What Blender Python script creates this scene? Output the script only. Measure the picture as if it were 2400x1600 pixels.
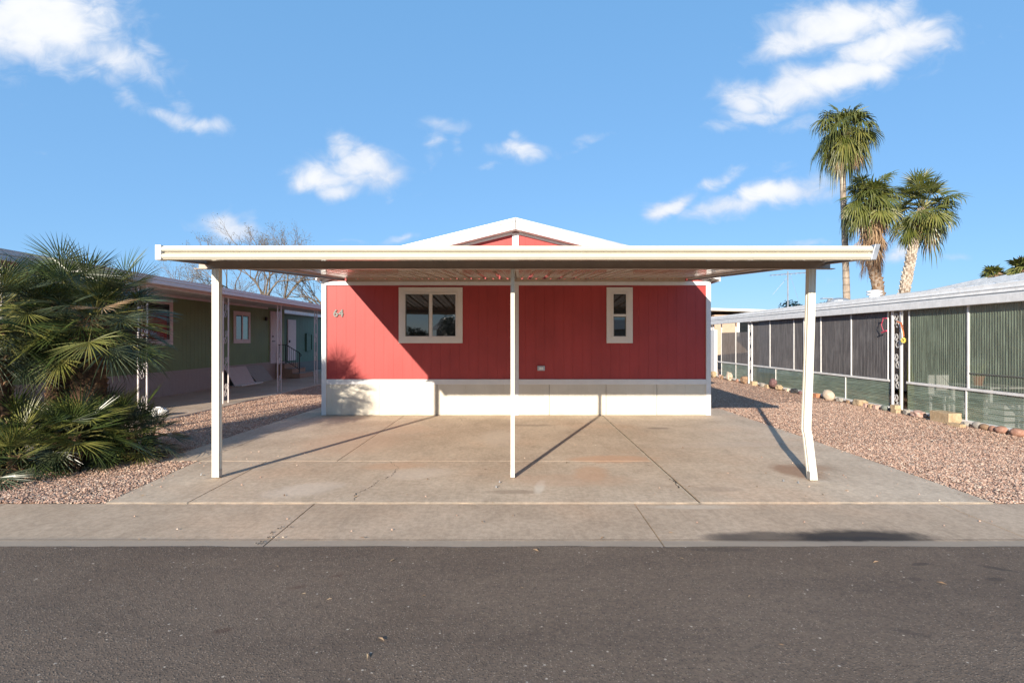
import bpy, math, random
import numpy as np
from mathutils import Vector, Matrix, noise

for o in list(bpy.data.objects):
    bpy.data.objects.remove(o, do_unlink=True)
S = bpy.context.scene
COL = S.collection
R = math.radians
PI = math.pi

# ------------------------------------------------------------------ camera
cam = bpy.data.cameras.new("camera")
cam_o = bpy.data.objects.new("camera", cam)
COL.objects.link(cam_o)
cam_o.location = (0, 0, 1.64)
cam_o.rotation_euler = (R(90), 0, 0)
cam.sensor_width = 36
cam.lens = 19.035
cam.shift_x = -0.005
cam.shift_y = -0.002
cam.clip_start = 0.05
cam.clip_end = 3000
S.camera = cam_o

# ------------------------------------------------------------------ light
SUN_EL = 17.4
SUN_AZ = 19.3          # light travels towards +Y, leaning towards +X
sun = bpy.data.lights.new("sun", 'SUN')
sun_o = bpy.data.objects.new("sun", sun)
COL.objects.link(sun_o)
sun.energy = 5.0
sun.angle = R(0.55)
sun.color = (1.0, 0.89, 0.75)
ldir = Vector((math.sin(R(SUN_AZ)) * math.cos(R(SUN_EL)), math.cos(R(SUN_AZ)) * math.cos(R(SUN_EL)), -math.sin(R(SUN_EL))))
sun_o.rotation_euler = ldir.to_track_quat('-Z', 'Y').to_euler()
sun_o.location = (-20, -40, 30)

S.view_settings.view_transform = 'Standard'
S.view_settings.look = 'None'
S.view_settings.gamma = 1
S.view_settings.exposure = 0.70

# ------------------------------------------------------------------ node helper
class NT:
    def __init__(s, nt):
        s.nt = nt
    def n(s, typ, props=None, **inp):
        nd = s.nt.nodes.new(typ)
        if props:
            for k, v in props.items():
                setattr(nd, k, v)
        for k, v in inp.items():
            key = int(k[1:]) if (k[0] == 'i' and k[1:].isdigit()) else k.replace('_', ' ')
            sk = nd.inputs[key]
            s.put(sk, v)
        return nd
    def put(s, sk, v):
        if isinstance(v, bpy.types.NodeSocket):
            s.nt.links.new(v, sk)
        elif isinstance(v, bpy.types.Node):
            s.nt.links.new(v.outputs[0], sk)
        else:
            sk.default_value = v
    def math(s, op, a, b=None, c=None, clamp=False):
        nd = s.nt.nodes.new('ShaderNodeMath'); nd.operation = op; nd.use_clamp = clamp
        s.put(nd.inputs[0], a)
        if b is not None: s.put(nd.inputs[1], b)
        if c is not None: s.put(nd.inputs[2], c)
        return nd.outputs[0]
    def mix(s, f, a, b, typ='MIX'):
        nd = s.nt.nodes.new('ShaderNodeMix'); nd.data_type = 'RGBA'; nd.blend_type = typ
        s.put(nd.inputs[0], f)
        for k, v in ((6, a), (7, b)):
            if isinstance(v, tuple) and len(v) == 3: v = v + (1,)
            s.put(nd.inputs[k], v)
        return nd.outputs[2]
    def ramp(s, f, stops, interp='LINEAR'):
        nd = s.nt.nodes.new('ShaderNodeValToRGB'); cr = nd.color_ramp; cr.interpolation = interp
        while len(cr.elements) < len(stops): cr.elements.new(0.5)
        for e, (p, c) in zip(cr.elements, stops):
            e.position = p
            if not isinstance(c, tuple): c = (c, c, c)
            e.color = c + (1,) if len(c) == 3 else c
        s.put(nd.inputs[0], f)
        return nd.outputs[0]
    def mr(s, v, a, b, c=0.0, d=1.0, smooth=True):
        nd = s.nt.nodes.new('ShaderNodeMapRange')
        nd.interpolation_type = 'SMOOTHSTEP' if smooth else 'LINEAR'
        for i, x in enumerate((v, a, b, c, d)): s.put(nd.inputs[i], x)
        return nd.outputs[0]
    def noise(s, vec, scale, detail=4, rough=0.5, dist=0.0):
        nd = s.nt.nodes.new('ShaderNodeTexNoise')
        s.put(nd.inputs['Vector'], vec); nd.inputs['Scale'].default_value = scale
        nd.inputs['Detail'].default_value = detail; nd.inputs['Roughness'].default_value = rough
        nd.inputs['Distortion'].default_value = dist
        return nd.outputs[0]
    def vor(s, vec, scale, feature='F1', rnd=1.0):
        nd = s.nt.nodes.new('ShaderNodeTexVoronoi'); nd.feature = feature
        s.put(nd.inputs['Vector'], vec); nd.inputs['Scale'].default_value = scale
        nd.inputs['Randomness'].default_value = rnd
        return nd
    def map(s, vec, loc=(0, 0, 0), rot=(0, 0, 0), scale=(1, 1, 1), typ='POINT'):
        nd = s.nt.nodes.new('ShaderNodeMapping'); nd.vector_type = typ
        s.put(nd.inputs[0], vec)
        nd.inputs[1].default_value = loc; nd.inputs[2].default_value = rot; nd.inputs[3].default_value = scale
        return nd.outputs[0]

# ------------------------------------------------------------------ world: sky with clouds, laid out by direction
world = bpy.data.worlds.new("World")
S.world = world
world.use_nodes = True
wn = world.node_tree
wn.nodes.clear()
W = NT(wn)
sky = W.n('ShaderNodeTexSky')
sky.sky_type = 'NISHITA'
sky.sun_disc = False
sky.sun_elevation = R(SUN_EL)
sky.sun_rotation = R(180 + SUN_AZ)
sky.altitude = 300
sky.air_density = 1.0
sky.dust_density = 0.2
sky.ozone_density = 2.5
SKY_STR = 0.15
tc = W.n('ShaderNodeTexCoord')
sep = W.n('ShaderNodeSeparateXYZ', None, Vector=tc.outputs['Generated'])
dx, dy, dz = sep.outputs
elev = W.mr(dz, 0.0, 0.55, smooth=False)
even = W.mix(elev, (1.04, 2.10, 3.66), (0.78, 1.84, 3.36))
skyc = W.mix(0.78, W.mix(1.0, sky.outputs[0], (0.72, 0.86, 0.98), 'MULTIPLY'), even)
ysafe = W.math('MAXIMUM', dy, 0.05)
uu = W.math('DIVIDE', dx, ysafe)
vv = W.math('DIVIDE', dz, ysafe)
uv = W.n('ShaderNodeCombineXYZ', None, X=uu, Y=vv, Z=0.0).outputs[0]
warp = wn.nodes.new('ShaderNodeTexNoise'); warp.inputs['Scale'].default_value = 7; warp.inputs['Detail'].default_value = 6
wn.links.new(uv, warp.inputs['Vector'])
wv = W.n('ShaderNodeVectorMath', {'operation': 'SUBTRACT'}, i0=warp.outputs[1], i1=(0.5, 0.5, 0.5))
wv2 = W.n('ShaderNodeVectorMath', {'operation': 'SCALE'}, i0=wv.outputs[0], Scale=0.085)
uvw = W.n('ShaderNodeVectorMath', {'operation': 'ADD'}, i0=uv, i1=wv2.outputs[0]).outputs[0]
F = 1269.0
# (x, y, rx, ry, angle, weight) of each puff, from its bearing and elevation
puffs = [(90, 55, 190, 90, 0, 1.15), (230, 110, 170, 45, -15, .85), (340, 95, 90, 22, -25, .5), (200, 150, 90, 28, -25, .55), (240, 15, 40, 40, 0, .4),
         (290, 215, 40, 28, -20, .5), (400, 265, 90, 20, -15, .62), (470, 285, 70, 24, -8, .75), (430, 240, 30, 28, 0, .5),
         (800, 340, 40, 40, 0, .8), (855, 390, 95, 42, -12, 1.0), (760, 410, 85, 40, 0, .95), (800, 440, 60, 30, 0, .75), (912, 470, 16, 18, 0, .4),
         (1045, 288, 55, 22, 0, .6), (1030, 330, 26, 50, -15, .5), (1075, 320, 18, 40, 10, .4),
         (1210, 358, 65, 26, 8, .8), (1205, 325, 22, 20, 0, .5), (1138, 402, 36, 11, 0, .6), (1380, 320, 60, 18, 20, .42), (1330, 350, 60, 12, 15, .34),
         (540, 530, 95, 28, 0, .85), (585, 510, 35, 25, 0, .6),
         (1980, 55, 150, 55, 5, 1.15), (1860, 110, 90, 38, 12, .95), (2090, 110, 150, 45, 10, 1.1), (1990, 175, 190, 40, 15, 1.1), (1870, 210, 150, 42, 12, 1.05),
         (1750, 225, 85, 42, -10, .95), (1770, 265, 90, 25, 0, .75), (2150, 80, 80, 32, 15, .9), (1690, 305, 60, 16, 0, .5), (1890, 285, 90, 22, 15, .5),
         (1575, 480, 62, 26, 10, .95), (1730, 480, 110, 26, 12, .9), (1850, 455, 130, 30, 8, .95), (1690, 430, 70, 18, 15, .6), (1930, 430, 60, 28, 0, .7), (1850, 410, 40, 20, 0, .4),
         (2110, 590, 55, 22, 15, .75), (2230, 600, 50, 12, 12, .5), (1900, 575, 55, 10, 5, .5), (1700, 722, 50, 10, 4, .6), (930, 570, 40, 10, 8, .6), (820, 575, 60, 6, 0, .4),
         (2060, 600, 90, 14, 0, .35), (1960, 670, 90, 14, 8, .32), (95, 360, 40, 12, 0, .3)]
field = None
for (px, py, rx, ry, ang, wgt) in puffs:
    m = W.map(uvw, loc=((px - 1212) / F, (795 - py) / F, 0), rot=(0, 0, R(ang)), scale=(rx * 1.10 / F, ry * 1.14 / F, 1), typ='TEXTURE')
    ln = W.n('ShaderNodeVectorMath', {'operation': 'DOT_PRODUCT'}, i0=m, i1=m).outputs['Value']
    g = W.math('MULTIPLY', W.math('POWER', 2.71828, W.math('MULTIPLY', ln, -0.9)), wgt)
    field = g if field is None else W.math('MAXIMUM', field, g)
fb = W.noise(W.map(uv, scale=(1, 1.5, 1)), 16, 9, 0.60, 0.6)
fb2 = W.noise(uv, 5, 4, 0.5)
dens = W.math('ADD', field, W.math('MULTIPLY', W.math('SUBTRACT', fb, 0.5), 1.05))
mask = W.mr(dens, 0.20, 0.95)
mask = W.math('MULTIPLY', mask, W.mr(dy, 0.1, 0.25))
mask = W.math('MULTIPLY', mask, 0.97)
shade = W.mr(W.math('ADD', dens, W.math('MULTIPLY', W.math('SUBTRACT', fb2, 0.5), 1.2)), 0.35, 1.25)
ccol = W.mix(shade, (2.75, 3.15, 3.85), (4.15, 4.2, 4.3))
allc = W.mix(mask, skyc, ccol)
bg = W.n('ShaderNodeBackground', None, Color=allc, Strength=SKY_STR)
W.n('ShaderNodeOutputWorld', None, Surface=bg.outputs[0])

# ------------------------------------------------------------------ materials
def newmat(name):
    m = bpy.data.materials.new(name)
    m.use_nodes = True
    nt = m.node_tree
    nt.nodes.clear()
    T = NT(nt)
    T.bsdf = T.n('ShaderNodeBsdfPrincipled')
    T.out = T.n('ShaderNodeOutputMaterial', None, Surface=T.bsdf.outputs[0])
    T.oc = T.n('ShaderNodeTexCoord').outputs['Object']
    T.pos = T.n('ShaderNodeNewGeometry').outputs['Position']
    return m, T

def setb(T, **kw):
    for k, v in kw.items():
        T.put(T.bsdf.inputs[k.replace('_', ' ')], v if not (isinstance(v, tuple) and len(v) == 3) else v + (1,))

def bump(T, h, strength=0.3, dist=0.01):
    b = T.n('ShaderNodeBump', None, Height=h, Strength=strength, Distance=dist)
    T.put(T.bsdf.inputs['Normal'], b.outputs[0])

def paint(name, col, rough=0.5, var=0.12, dirt=0.15, metallic=0.0, spec=0.5, bstr=0.08, scale=6, dirtcol=None):
    m, T = newmat(name)
    n1 = T.noise(T.pos, scale, 5, 0.6)
    n2 = T.noise(T.map(T.pos, scale=(1, 1, 0.25)), scale * 5, 4, 0.6)
    c1 = tuple(x * (1 - var) for x in col); c2 = tuple(min(x * (1 + var), .95) for x in col)
    c = T.mix(T.mr(n1, 0.3, 0.7), c1, c2)
    dc = dirtcol or tuple(x * 0.55 for x in col)
    c = T.mix(T.math('MULTIPLY', T.mr(n2, 0.52, 0.75), dirt), c, dc)
    setb(T, Base_Color=c, Roughness=T.mr(n1, 0.2, 0.8, rough * 0.85, min(rough * 1.15, 1)), Metallic=metallic, Specular_IOR_Level=spec)
    if bstr: bump(T, T.noise(T.pos, scale * 14, 4, 0.6), bstr, 0.01)
    return m

M = {}
M['red'] = paint('red_siding_paint', (0.50, 0.064, 0.055), 0.55, 0.05, 0.10, bstr=0.10, scale=5)
M['white'] = paint('white_trim_paint', (0.72, 0.71, 0.70), 0.5, 0.03, 0.08)
M['cream'] = paint('cream_skirting_paint', (0.66, 0.61, 0.51), 0.6, 0.03, 0.10)
M['windowtrim'] = paint('window_trim_white', (0.74, 0.70, 0.64), 0.45, 0.02, 0.04)
M['gutter'] = paint('cream_gutter_enamel', (0.57, 0.53, 0.43), 0.30, 0.02, 0.08, bstr=0.02)
M['gutter'].node_tree.nodes['Principled BSDF'].inputs['Coat Weight'].default_value = 0.7
M['gutter'].node_tree.nodes['Principled BSDF'].inputs['Coat Roughness'].default_value = 0.06
M['postenamel'] = paint('cream_post_enamel', (0.68, 0.66, 0.57), 0.35, 0.03, 0.10, bstr=0.03)
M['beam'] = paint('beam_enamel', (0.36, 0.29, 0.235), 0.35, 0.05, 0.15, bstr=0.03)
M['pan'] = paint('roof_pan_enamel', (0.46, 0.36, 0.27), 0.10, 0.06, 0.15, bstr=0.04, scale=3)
M['greywhite'] = paint('weathered_white', (0.74, 0.73, 0.71), 0.5, 0.08, 0.3)
M['galv'] = paint('galvanised_metal', (0.42, 0.43, 0.44), 0.4, 0.1, 0.2, metallic=0.6)
M['shadegrey'] = paint('painted_shade_grey', (0.06, 0.06, 0.06), 0.5, 0.1, 0.1)
M['greynum'] = paint('grey_numeral', (0.13, 0.135, 0.12), 0.45, 0.05, 0.1)
M['green'] = paint('olive_green_siding_paint', (0.110, 0.135, 0.058), 0.6, 0.06, 0.10, scale=4)
M['teal'] = paint('teal_green_siding_paint', (0.055, 0.16, 0.105), 0.6, 0.06, 0.10, scale=4)
M['lilacskirt'] = paint('taupe_skirting_paint', (0.31, 0.28, 0.255), 0.65, 0.05, 0.1)
M['awning'] = paint('awning_white', (0.62, 0.56, 0.54), 0.5, 0.05, 0.12)
M['black'] = paint('black_iron', (0.015, 0.015, 0.017), 0.4, 0.1, 0.1)
M['shingle'] = paint('roof_shingle', (0.42, 0.41, 0.39), 0.85, 0.15, 0.4, scale=9, bstr=0.4)
M['tan'] = paint('tan_stucco', (0.50, 0.36, 0.26), 0.8, 0.06, 0.1)
M['doorwhite'] = paint('door_white', (0.62, 0.58, 0.60), 0.5, 0.03, 0.05)
M['step'] = paint('step_carpet_brown', (0.30, 0.21, 0.15), 0.85, 0.1, 0.3)
M['boardwhite'] = paint('board_white', (0.50, 0.45, 0.42), 0.7, 0.05, 0.2)
M['boardgrey'] = paint('board_grey', (0.27, 0.27, 0.25), 0.7, 0.08, 0.2)
M['plastic'] = paint('white_plastic', (0.80, 0.80, 0.78), 0.35, 0.03, 0.1)
M['orange'] = paint('orange_cloth', (0.70, 0.20, 0.07), 0.7, 0.1, 0.1)
M['yellow'] = paint('yellow_plastic', (0.75, 0.60, 0.10), 0.5, 0.1, 0.1)
M['pinkred'] = paint('red_plastic', (0.60, 0.05, 0.10), 0.4, 0.1, 0.1)
M['terracotta'] = paint('terracotta', (0.45, 0.14, 0.07), 0.7, 0.1, 0.1)

def glass(name, col=(0.012, 0.016, 0.018), ior=2.0, rough=0.02):
    m, T = newmat(name)
    setb(T, Base_Color=col, Roughness=rough, IOR=ior)
    bump(T, T.noise(T.pos, 2.2, 2, 0.5), 0.03, 0.02)
    return m
M['glass'] = glass('window_glass', ior=1.85)
M['tealreflection'] = glass('glass_painted_teal_reflection', (0.02, 0.20, 0.15), 1.9)  # teal base colour stands in for a reflection in the pane

def siding_mat(name, base, vein=0.06):
    # painted wood siding with faint vertical grain
    m, T = newmat(name)
    g = T.noise(T.map(T.pos, scale=(60, 60, 1.6)), 1.0, 5, 0.6)
    n1 = T.noise(T.pos, 1.3, 4, 0.55)
    c = T.mix(T.mr(n1, 0.25, 0.75), tuple(x * 0.89 for x in base), tuple(min(1, x * 1.08) for x in base))
    n3 = T.noise(T.map(T.pos, scale=(3.2, 3.2, 0.35)), 1.0, 4, 0.6)
    c = T.mix(T.math('MULTIPLY', T.mr(n3, 0.52, 0.75), 0.22), c, tuple(min(1, x * 1.25 + .02) for x in base))
    c = T.mix(T.math('MULTIPLY', T.mr(g, 0.5, 0.8), 0.35), c, tuple(x * 0.8 for x in base))
    setb(T, Base_Color=c, Roughness=0.55)
    bump(T, g, 0.25, 0.004)
    return m
M['red'] = siding_mat('red_siding_paint', (0.375, 0.040, 0.036))
M['green'] = siding_mat('olive_green_siding_paint', (0.145, 0.225, 0.090))
M['teal'] = siding_mat('teal_green_siding_paint', (0.055, 0.135, 0.090))

m, T = newmat('cream_skirting_paint'); M['cream'] = m
sp = T.n('ShaderNodeSeparateXYZ', None, Vector=T.pos)
n1 = T.noise(T.pos, 3, 6, 0.65)
n2 = T.noise(T.map(T.pos, scale=(30, 30, 1.2)), 1.0, 4, 0.6)
c = T.mix(T.mr(n1, 0.3, 0.7), (0.62, 0.57, 0.47), (0.68, 0.63, 0.53))
c = T.mix(T.math('MULTIPLY', T.mr(T.math('ADD', sp.outputs[2], T.math('MULTIPLY', n1, 0.16)), 0.06, 0.20, 1.0, 0.0), 0.35), c, (0.42, 0.31, 0.21))
c = T.mix(T.math('MULTIPLY', T.mr(n2, 0.55, 0.8), 0.15), c, (0.45, 0.38, 0.29))
setb(T, Base_Color=c, Roughness=0.6)

# panels of the patio enclosure: tinted translucent sheet
def sheet(name, col, alpha, rough=0.35, trans=0.25, streak=(1, 40, 2)):
    m, T = newmat(name)
    n1 = T.noise(T.map(T.pos, scale=streak), 1.0, 4, 0.6)
    n2 = T.noise(T.pos, 1.7, 4, 0.6)
    c = T.mix(T.mr(n1, 0.35, 0.75), tuple(x * 0.7 for x in col), tuple(min(1, x * 1.35) for x in col))
    c = T.mix(T.math('MULTIPLY', T.mr(n2, 0.5, 0.75), 0.35), c, tuple(min(1, x * 1.6 + .02) for x in col))
    setb(T, Base_Color=c, Roughness=rough, Alpha=alpha, Specular_IOR_Level=0.5)
    return m
M['sheetdark'] = sheet('smoke_fibreglass', (0.115, 0.110, 0.112), 0.90)
M['sheetgreen'] = sheet('green_fibreglass', (0.180, 0.225, 0.170), 0.62)
M['sheetlow'] = sheet('pale_green_fibreglass', (0.265, 0.335, 0.255), 0.66, streak=(1, 2, 40))

# asphalt
m, T = newmat('asphalt'); M['asphalt'] = m
big = T.noise(T.pos, 0.35, 4, 0.6)
mid = T.noise(T.pos, 2.0, 5, 0.6)
fine = T.noise(T.pos, 48, 6, 0.8)
vo = T.vor(T.pos, 75)
spk = T.mr(vo.outputs['Distance'], 0.16, 0.42, 1.0, 0.0)
rn = T.n('ShaderNodeSeparateColor', None, Color=vo.outputs['Color'])
spkm = T.math('MULTIPLY', spk, T.math('GREATER_THAN', rn.outputs[0], 0.50))
drk = T.math('MULTIPLY', spk, T.math('LESS_THAN', rn.outputs[1], 0.30))
c = T.mix(T.mr(big, 0.3, 0.7), (0.160, 0.112, 0.078), (0.208, 0.152, 0.110))
c = T.mix(T.math('MULTIPLY', T.mr(mid, 0.4, 0.7), 0.4), c, (0.245, 0.180, 0.128))
band = T.noise(T.map(T.pos, scale=(0.25, 1.6, 1)), 1.0, 4, 0.6)
c = T.mix(T.math('MULTIPLY', T.mr(band, 0.42, 0.68), 0.5), c, (0.125, 0.090, 0.066))
c = T.mix(T.mr(fine, 0.30, 0.72, 0.60, 0.0), c, (0.045, 0.035, 0.030))
c = T.mix(T.math('MULTIPLY', spkm, T.math('POWER', rn.outputs[2], 1.6)), c, (0.78, 0.66, 0.53))
mott = T.noise(T.pos, 14, 5, 0.75)
c = T.mix(T.mr(mott, 0.38, 0.62, 0.0, 0.40), c, T.mix(1.0, c, (1.45, 1.42, 1.38), 'MULTIPLY'))
c = T.mix(T.math('MULTIPLY', drk, 0.75), c, (0.035, 0.030, 0.028))
vo2 = T.vor(T.pos, 21)
rn2 = T.n('ShaderNodeSeparateColor', None, Color=vo2.outputs['Color'])
ch = T.math('MULTIPLY', T.mr(vo2.outputs['Distance'], 0.08, 0.20, 1.0, 0.0), T.math('GREATER_THAN', rn2.outputs[0], 0.88))
c = T.mix(T.math('MULTIPLY', ch, 0.7), c, (0.62, 0.53, 0.43))

def stains(T, c, lst, nz=0.35):
    wn_ = T.noise(T.pos, 5.5, 6, 0.65)
    for (x, y, rx, ry, ang, col, a) in lst:
        mp = T.map(T.pos, loc=(x, y, 0), rot=(0, 0, R(ang)), scale=(rx, ry, 1e3), typ='TEXTURE')
        d = T.n('ShaderNodeVectorMath', {'operation': 'LENGTH'}, i0=mp).outputs['Value']
        d = T.math('ADD', d, T.math('MULTIPLY', T.math('SUBTRACT', wn_, 0.5), nz * 2))
        c = T.mix(T.mr(d, 0.50, 1.08, a, 0.0), c, col)
    return c
c = stains(T, c, [(2.95, 3.95, .10, .035, 10, (.06, .045, .036), .7), (3.42, 3.88, .11, .045, -30, (.06, .045, .036), .75),
                  (2.72, 3.70, .06, .035, 0, (.07, .05, .04), .55), (3.27, 3.70, .08, .04, 0, (.06, .045, .036), .6), (2.2, 3.02, .10, .04, -25, (.07, .052, .042), .5),
                  (2.75, 2.95, .05, .03, 0, (.07, .052, .042), .45), (3.3, 3.02, .06, .03, 0, (.07, .052, .042), .45),
                  (-1.45, 3.58, .07, .03, 20, (.11, .06, .04), .5), (-1.25, 3.75, .05, .025, 20, (.11, .06, .04), .45), (-1.65, 3.05, .06, .03, 20, (.09, .05, .035), .6),
                  (1.6, 4.22, .35, .05, 0, (.07, .052, .042), .5)], 0.55)
setb(T, Base_Color=c, Roughness=0.82, Specular_IOR_Level=0.35)
hh = T.math('ADD', T.math('MULTIPLY', fine, 0.8), T.math('MULTIPLY', spk, 0.7))
bump(T, hh, 0.9, 0.007)

def concrete(name, ca, cb, lst, streakang=0.0, rough=0.8, warm=(0.58, 0.395, 0.262)):
    m, T = newmat(name)
    big = T.noise(T.pos, 0.8, 6, 0.6, 0.4)
    mid = T.noise(T.map(T.pos, rot=(0, 0, streakang), scale=(1, 0.45, 1)), 4.0, 6, 0.65)
    fine = T.noise(T.pos, 60, 5, 0.7)
    wob = T.noise(T.pos, 0.55, 3, 0.5)
    c = T.mix(T.mr(big, 0.3, 0.7), ca, cb)
    c = T.mix(T.math('MULTIPLY', T.mr(wob, 0.48, 0.72), 0.5), c, warm)
    c = T.mix(T.math('MULTIPLY', T.mr(mid, 0.5, 0.78), 0.35), c, tuple(min(1, x * 1.25) for x in cb))
    c = T.mix(T.math('MULTIPLY', T.mr(mid, 0.50, 0.25), 0.50), c, tuple(x * 0.7 for x in ca))
    c = T.mix(T.math('MULTIPLY', T.mr(fine, 0.5, 0.75), 0.30), c, tuple(x * 0.55 for x in ca))
    mo = T.noise(T.pos, 17, 5, 0.75)
    c = T.mix(T.mr(mo, 0.35, 0.65, 0.0, 1.0), T.mix(1.0, c, (0.84, 0.83, 0.82), 'MULTIPLY'), T.mix(1.0, c, (1.08, 1.08, 1.08), 'MULTIPLY'))
    br = T.noise(T.map(T.pos, rot=(0, 0, streakang), scale=(14, .8, 1)), 3.0, 4, 0.7)
    c = T.mix(T.math('MULTIPLY', T.mr(br, 0.5, 0.75), 0.22), c, tuple(min(1, x * 1.3) for x in cb))
    sct = T.noise(T.map(T.pos, rot=(0, 0, streakang + .9), scale=(30, .9, 1)), 1.3, 3, 0.6)
    c = T.mix(T.math('MULTIPLY', T.mr(sct, 0.66, 0.76), 0.30), c, tuple(x * 0.6 for x in ca))
    vo = T.vor(T.pos, 55)
    r_ = T.n('ShaderNodeSeparateColor', None, Color=vo.outputs['Color'])
    pit = T.math('MULTIPLY', T.mr(vo.outputs['Distance'], 0.1, 0.2, 1.0, 0.0), T.math('GREATER_THAN', r_.outputs[0], 0.93))
    c = T.mix(T.math('MULTIPLY', pit, 0.5), c, tuple(x * 0.4 for x in ca))
    c = stains(T, c, lst)
    setb(T, Base_Color=c, Roughness=rough, Specular_IOR_Level=0.3)
    bump(T, T.math('ADD', fine, T.math('MULTIPLY', mid, 0.5)), 0.28, 0.004)
    return m
CA, CB = (0.48, 0.378, 0.278), (0.60, 0.485, 0.365)
dk = (0.085, 0.068, 0.056)
M['drive'] = concrete('driveway_concrete', CA, CB, [
    (2.60, 9.96, .27, .13, 0, (.28, .22, .17), .8), (3.45, 6.7, .30, .45, 10, (.30, .17, .10), .75), (3.7, 6.9, .35, .25, 0, (.34, .21, .13), .6),
    (-.05, 5.8, .35, .10, 0, (.28, .21, .15), .6), (.25, 6.0, .07, .32, -8, (.72, .64, .53), .6), (-1.2, 6.6, .5, .3, 20, (.66, .56, .46), .4),
    (2.2, 5.9, .3, .12, 0, (.36, .28, .21), .5), (.3, 10.3, .5, .12, 0, (.32, .25, .19), .65), (1.3, 7.4, .7, .28, 0, (.58, .35, .22), .7), (-1.6, 7.0, .5, .25, 10, (.57, .36, .23), .5), (.9, 6.6, .25, .5, -10, (.56, .34, .21), .55),
    (-2.6, 8.6, 1.0, 1.2, 0, (.57, .385, .265), .45), (-1.9, 9.8, .5, .5, 0, (.57, .40, .28), .4), (3.2, 8.4, 1.3, .25, 5, (.56, .46, .37), .3),
    (-.3, 9.0, .4, .9, 5, (.64, .55, .45), .4), (-2.3, 5.9, .5, .3, 30, (.68, .58, .48), .45), (.6, 6.3, .9, .35, 0, (.55, .36, .24), .4)], 0.25)
M['apron'] = concrete('apron_concrete', (0.42, 0.318, 0.228), (0.51, 0.395, 0.29), [
    (2.10, 4.50, .58, .17, 0, dk, .80), (2.85, 4.50, .72, .22, 0, (.038, .031, .027), .95), (2.75, 4.42, .5, .12, 0, (.032, .028, .028), .85), (1.75, 4.5, .3, .12, 0, dk, .5),
    (-1.0, 4.36, 6, .09, 0, (.30, .25, .20), .75), (4.0, 4.36, 4, .08, 0, (.29, .24, .19), .75), (-4, 4.4, 3, .12, 0, (.33, .27, .21), .6), (1.7, 5.3, .5, .08, 0, (.66, .57, .46), .4)], 1.3)
M['slab'] = concrete('patio_concrete', (0.45, 0.36, 0.27), (0.54, 0.44, 0.35), [], 0.2)
M['mortar'] = paint('joint_mortar', (0.50, 0.41, 0.30), 0.85, 0.15, 0.5, scale=14)
M['jointdark'] = paint('joint_dirt', (0.045, 0.035, 0.028), 0.95, 0.3, 0.2, scale=20)  # one dark colour for joint beds, cracks and rubble

# gravel base and loose stones
GR = [(0.0, (0.20, 0.095, 0.06)), (0.18, (0.42, 0.235, 0.155)), (0.45, (0.58, 0.355, 0.245)), (0.65, (0.50, 0.30, 0.205)), (0.85, (0.70, 0.52, 0.38)), (1.0, (0.56, 0.46, 0.37))]
m, T = newmat('gravel_bed'); M['gravel'] = m
vo = T.vor(T.pos, 58)
rc = T.n('ShaderNodeSeparateColor', None, Color=vo.outputs['Color'])
c = T.ramp(rc.outputs[0], GR)
gap = T.mr(vo.outputs['Distance'], 0.45, 0.75)
c = T.mix(T.math('MULTIPLY', gap, 0.75), c, (0.10, 0.06, 0.045))
bgn = T.noise(T.pos, 0.9, 4, 0.5)
c = T.mix(T.math('MULTIPLY', T.mr(bgn, 0.5, 0.8), 0.25), c, (0.25, 0.19, 0.16))
setb(T, Base_Color=c, Roughness=0.9, Specular_IOR_Level=0.2)
bump(T, T.math('SUBTRACT', 1.0, vo.outputs['Distance']), 0.9, 0.02)

m, T = newmat('gravel_stone'); M['pebble'] = m
gi = T.n('ShaderNodeNewGeometry').outputs['Random Per Island']
c = T.ramp(gi, GR)
c = T.mix(T.math('MULTIPLY', T.noise(T.pos, 60, 3, 0.6), 0.35), c, (0.62, 0.50, 0.42))
setb(T, Base_Color=c, Roughness=0.85, Specular_IOR_Level=0.25)

m, T = newmat('desert_ground'); M['ground'] = m
c = T.mix(T.noise(T.pos, 0.2, 5, 0.6), (0.22, 0.15, 0.11), (0.33, 0.25, 0.19))
setb(T, Base_Color=c, Roughness=0.95)

def leafmat(name, stops, rough=0.4, trans=0.15, spec=0.5):
    m, T = newmat(name)
    gi = T.n('ShaderNodeNewGeometry').outputs['Random Per Island']
    c = T.ramp(gi, stops)
    c = T.mix(T.math('MULTIPLY', T.noise(T.pos, 7, 3, 0.6), 0.35), c, stops[-1][1])
    setb(T, Base_Color=c, Roughness=rough, Specular_IOR_Level=spec)
    tr = T.n('ShaderNodeBsdfTranslucent', None, Color=c)
    mx = T.n('ShaderNodeMixShader', None, i0=trans, i1=T.bsdf.outputs[0], i2=tr.outputs[0])
    T.nt.links.new(mx.outputs[0], T.out.inputs[0])
    return m
M['frond'] = leafmat('palm_frond_green', [(0, (0.024, 0.044, 0.014)), (0.5, (0.045, 0.072, 0.020)), (1, (0.090, 0.118, 0.032))], 0.30)
M['frondyel'] = leafmat('palm_frond_yellow_green', [(0, (0.13, 0.15, 0.035)), (0.6, (0.19, 0.20, 0.045)), (1, (0.26, 0.24, 0.07))], 0.38, 0.22)
M['frondblue'] = leafmat('palm_frond_grey_green', [(0, (0.026, 0.042, 0.020)), (0.5, (0.048, 0.068, 0.032)), (1, (0.11, 0.125, 0.065))], 0.28)
M['fronddead'] = leafmat('palm_frond_dead', [(0, (0.16, 0.09, 0.045)), (0.5, (0.34, 0.21, 0.12)), (1, (0.50, 0.36, 0.22))], 0.8, 0.15, 0.2)
M['tallfrond'] = leafmat('tall_palm_frond', [(0, (0.050, 0.070, 0.014)), (0.5, (0.085, 0.105, 0.020)), (1, (0.15, 0.150, 0.035))], 0.35)
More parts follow.
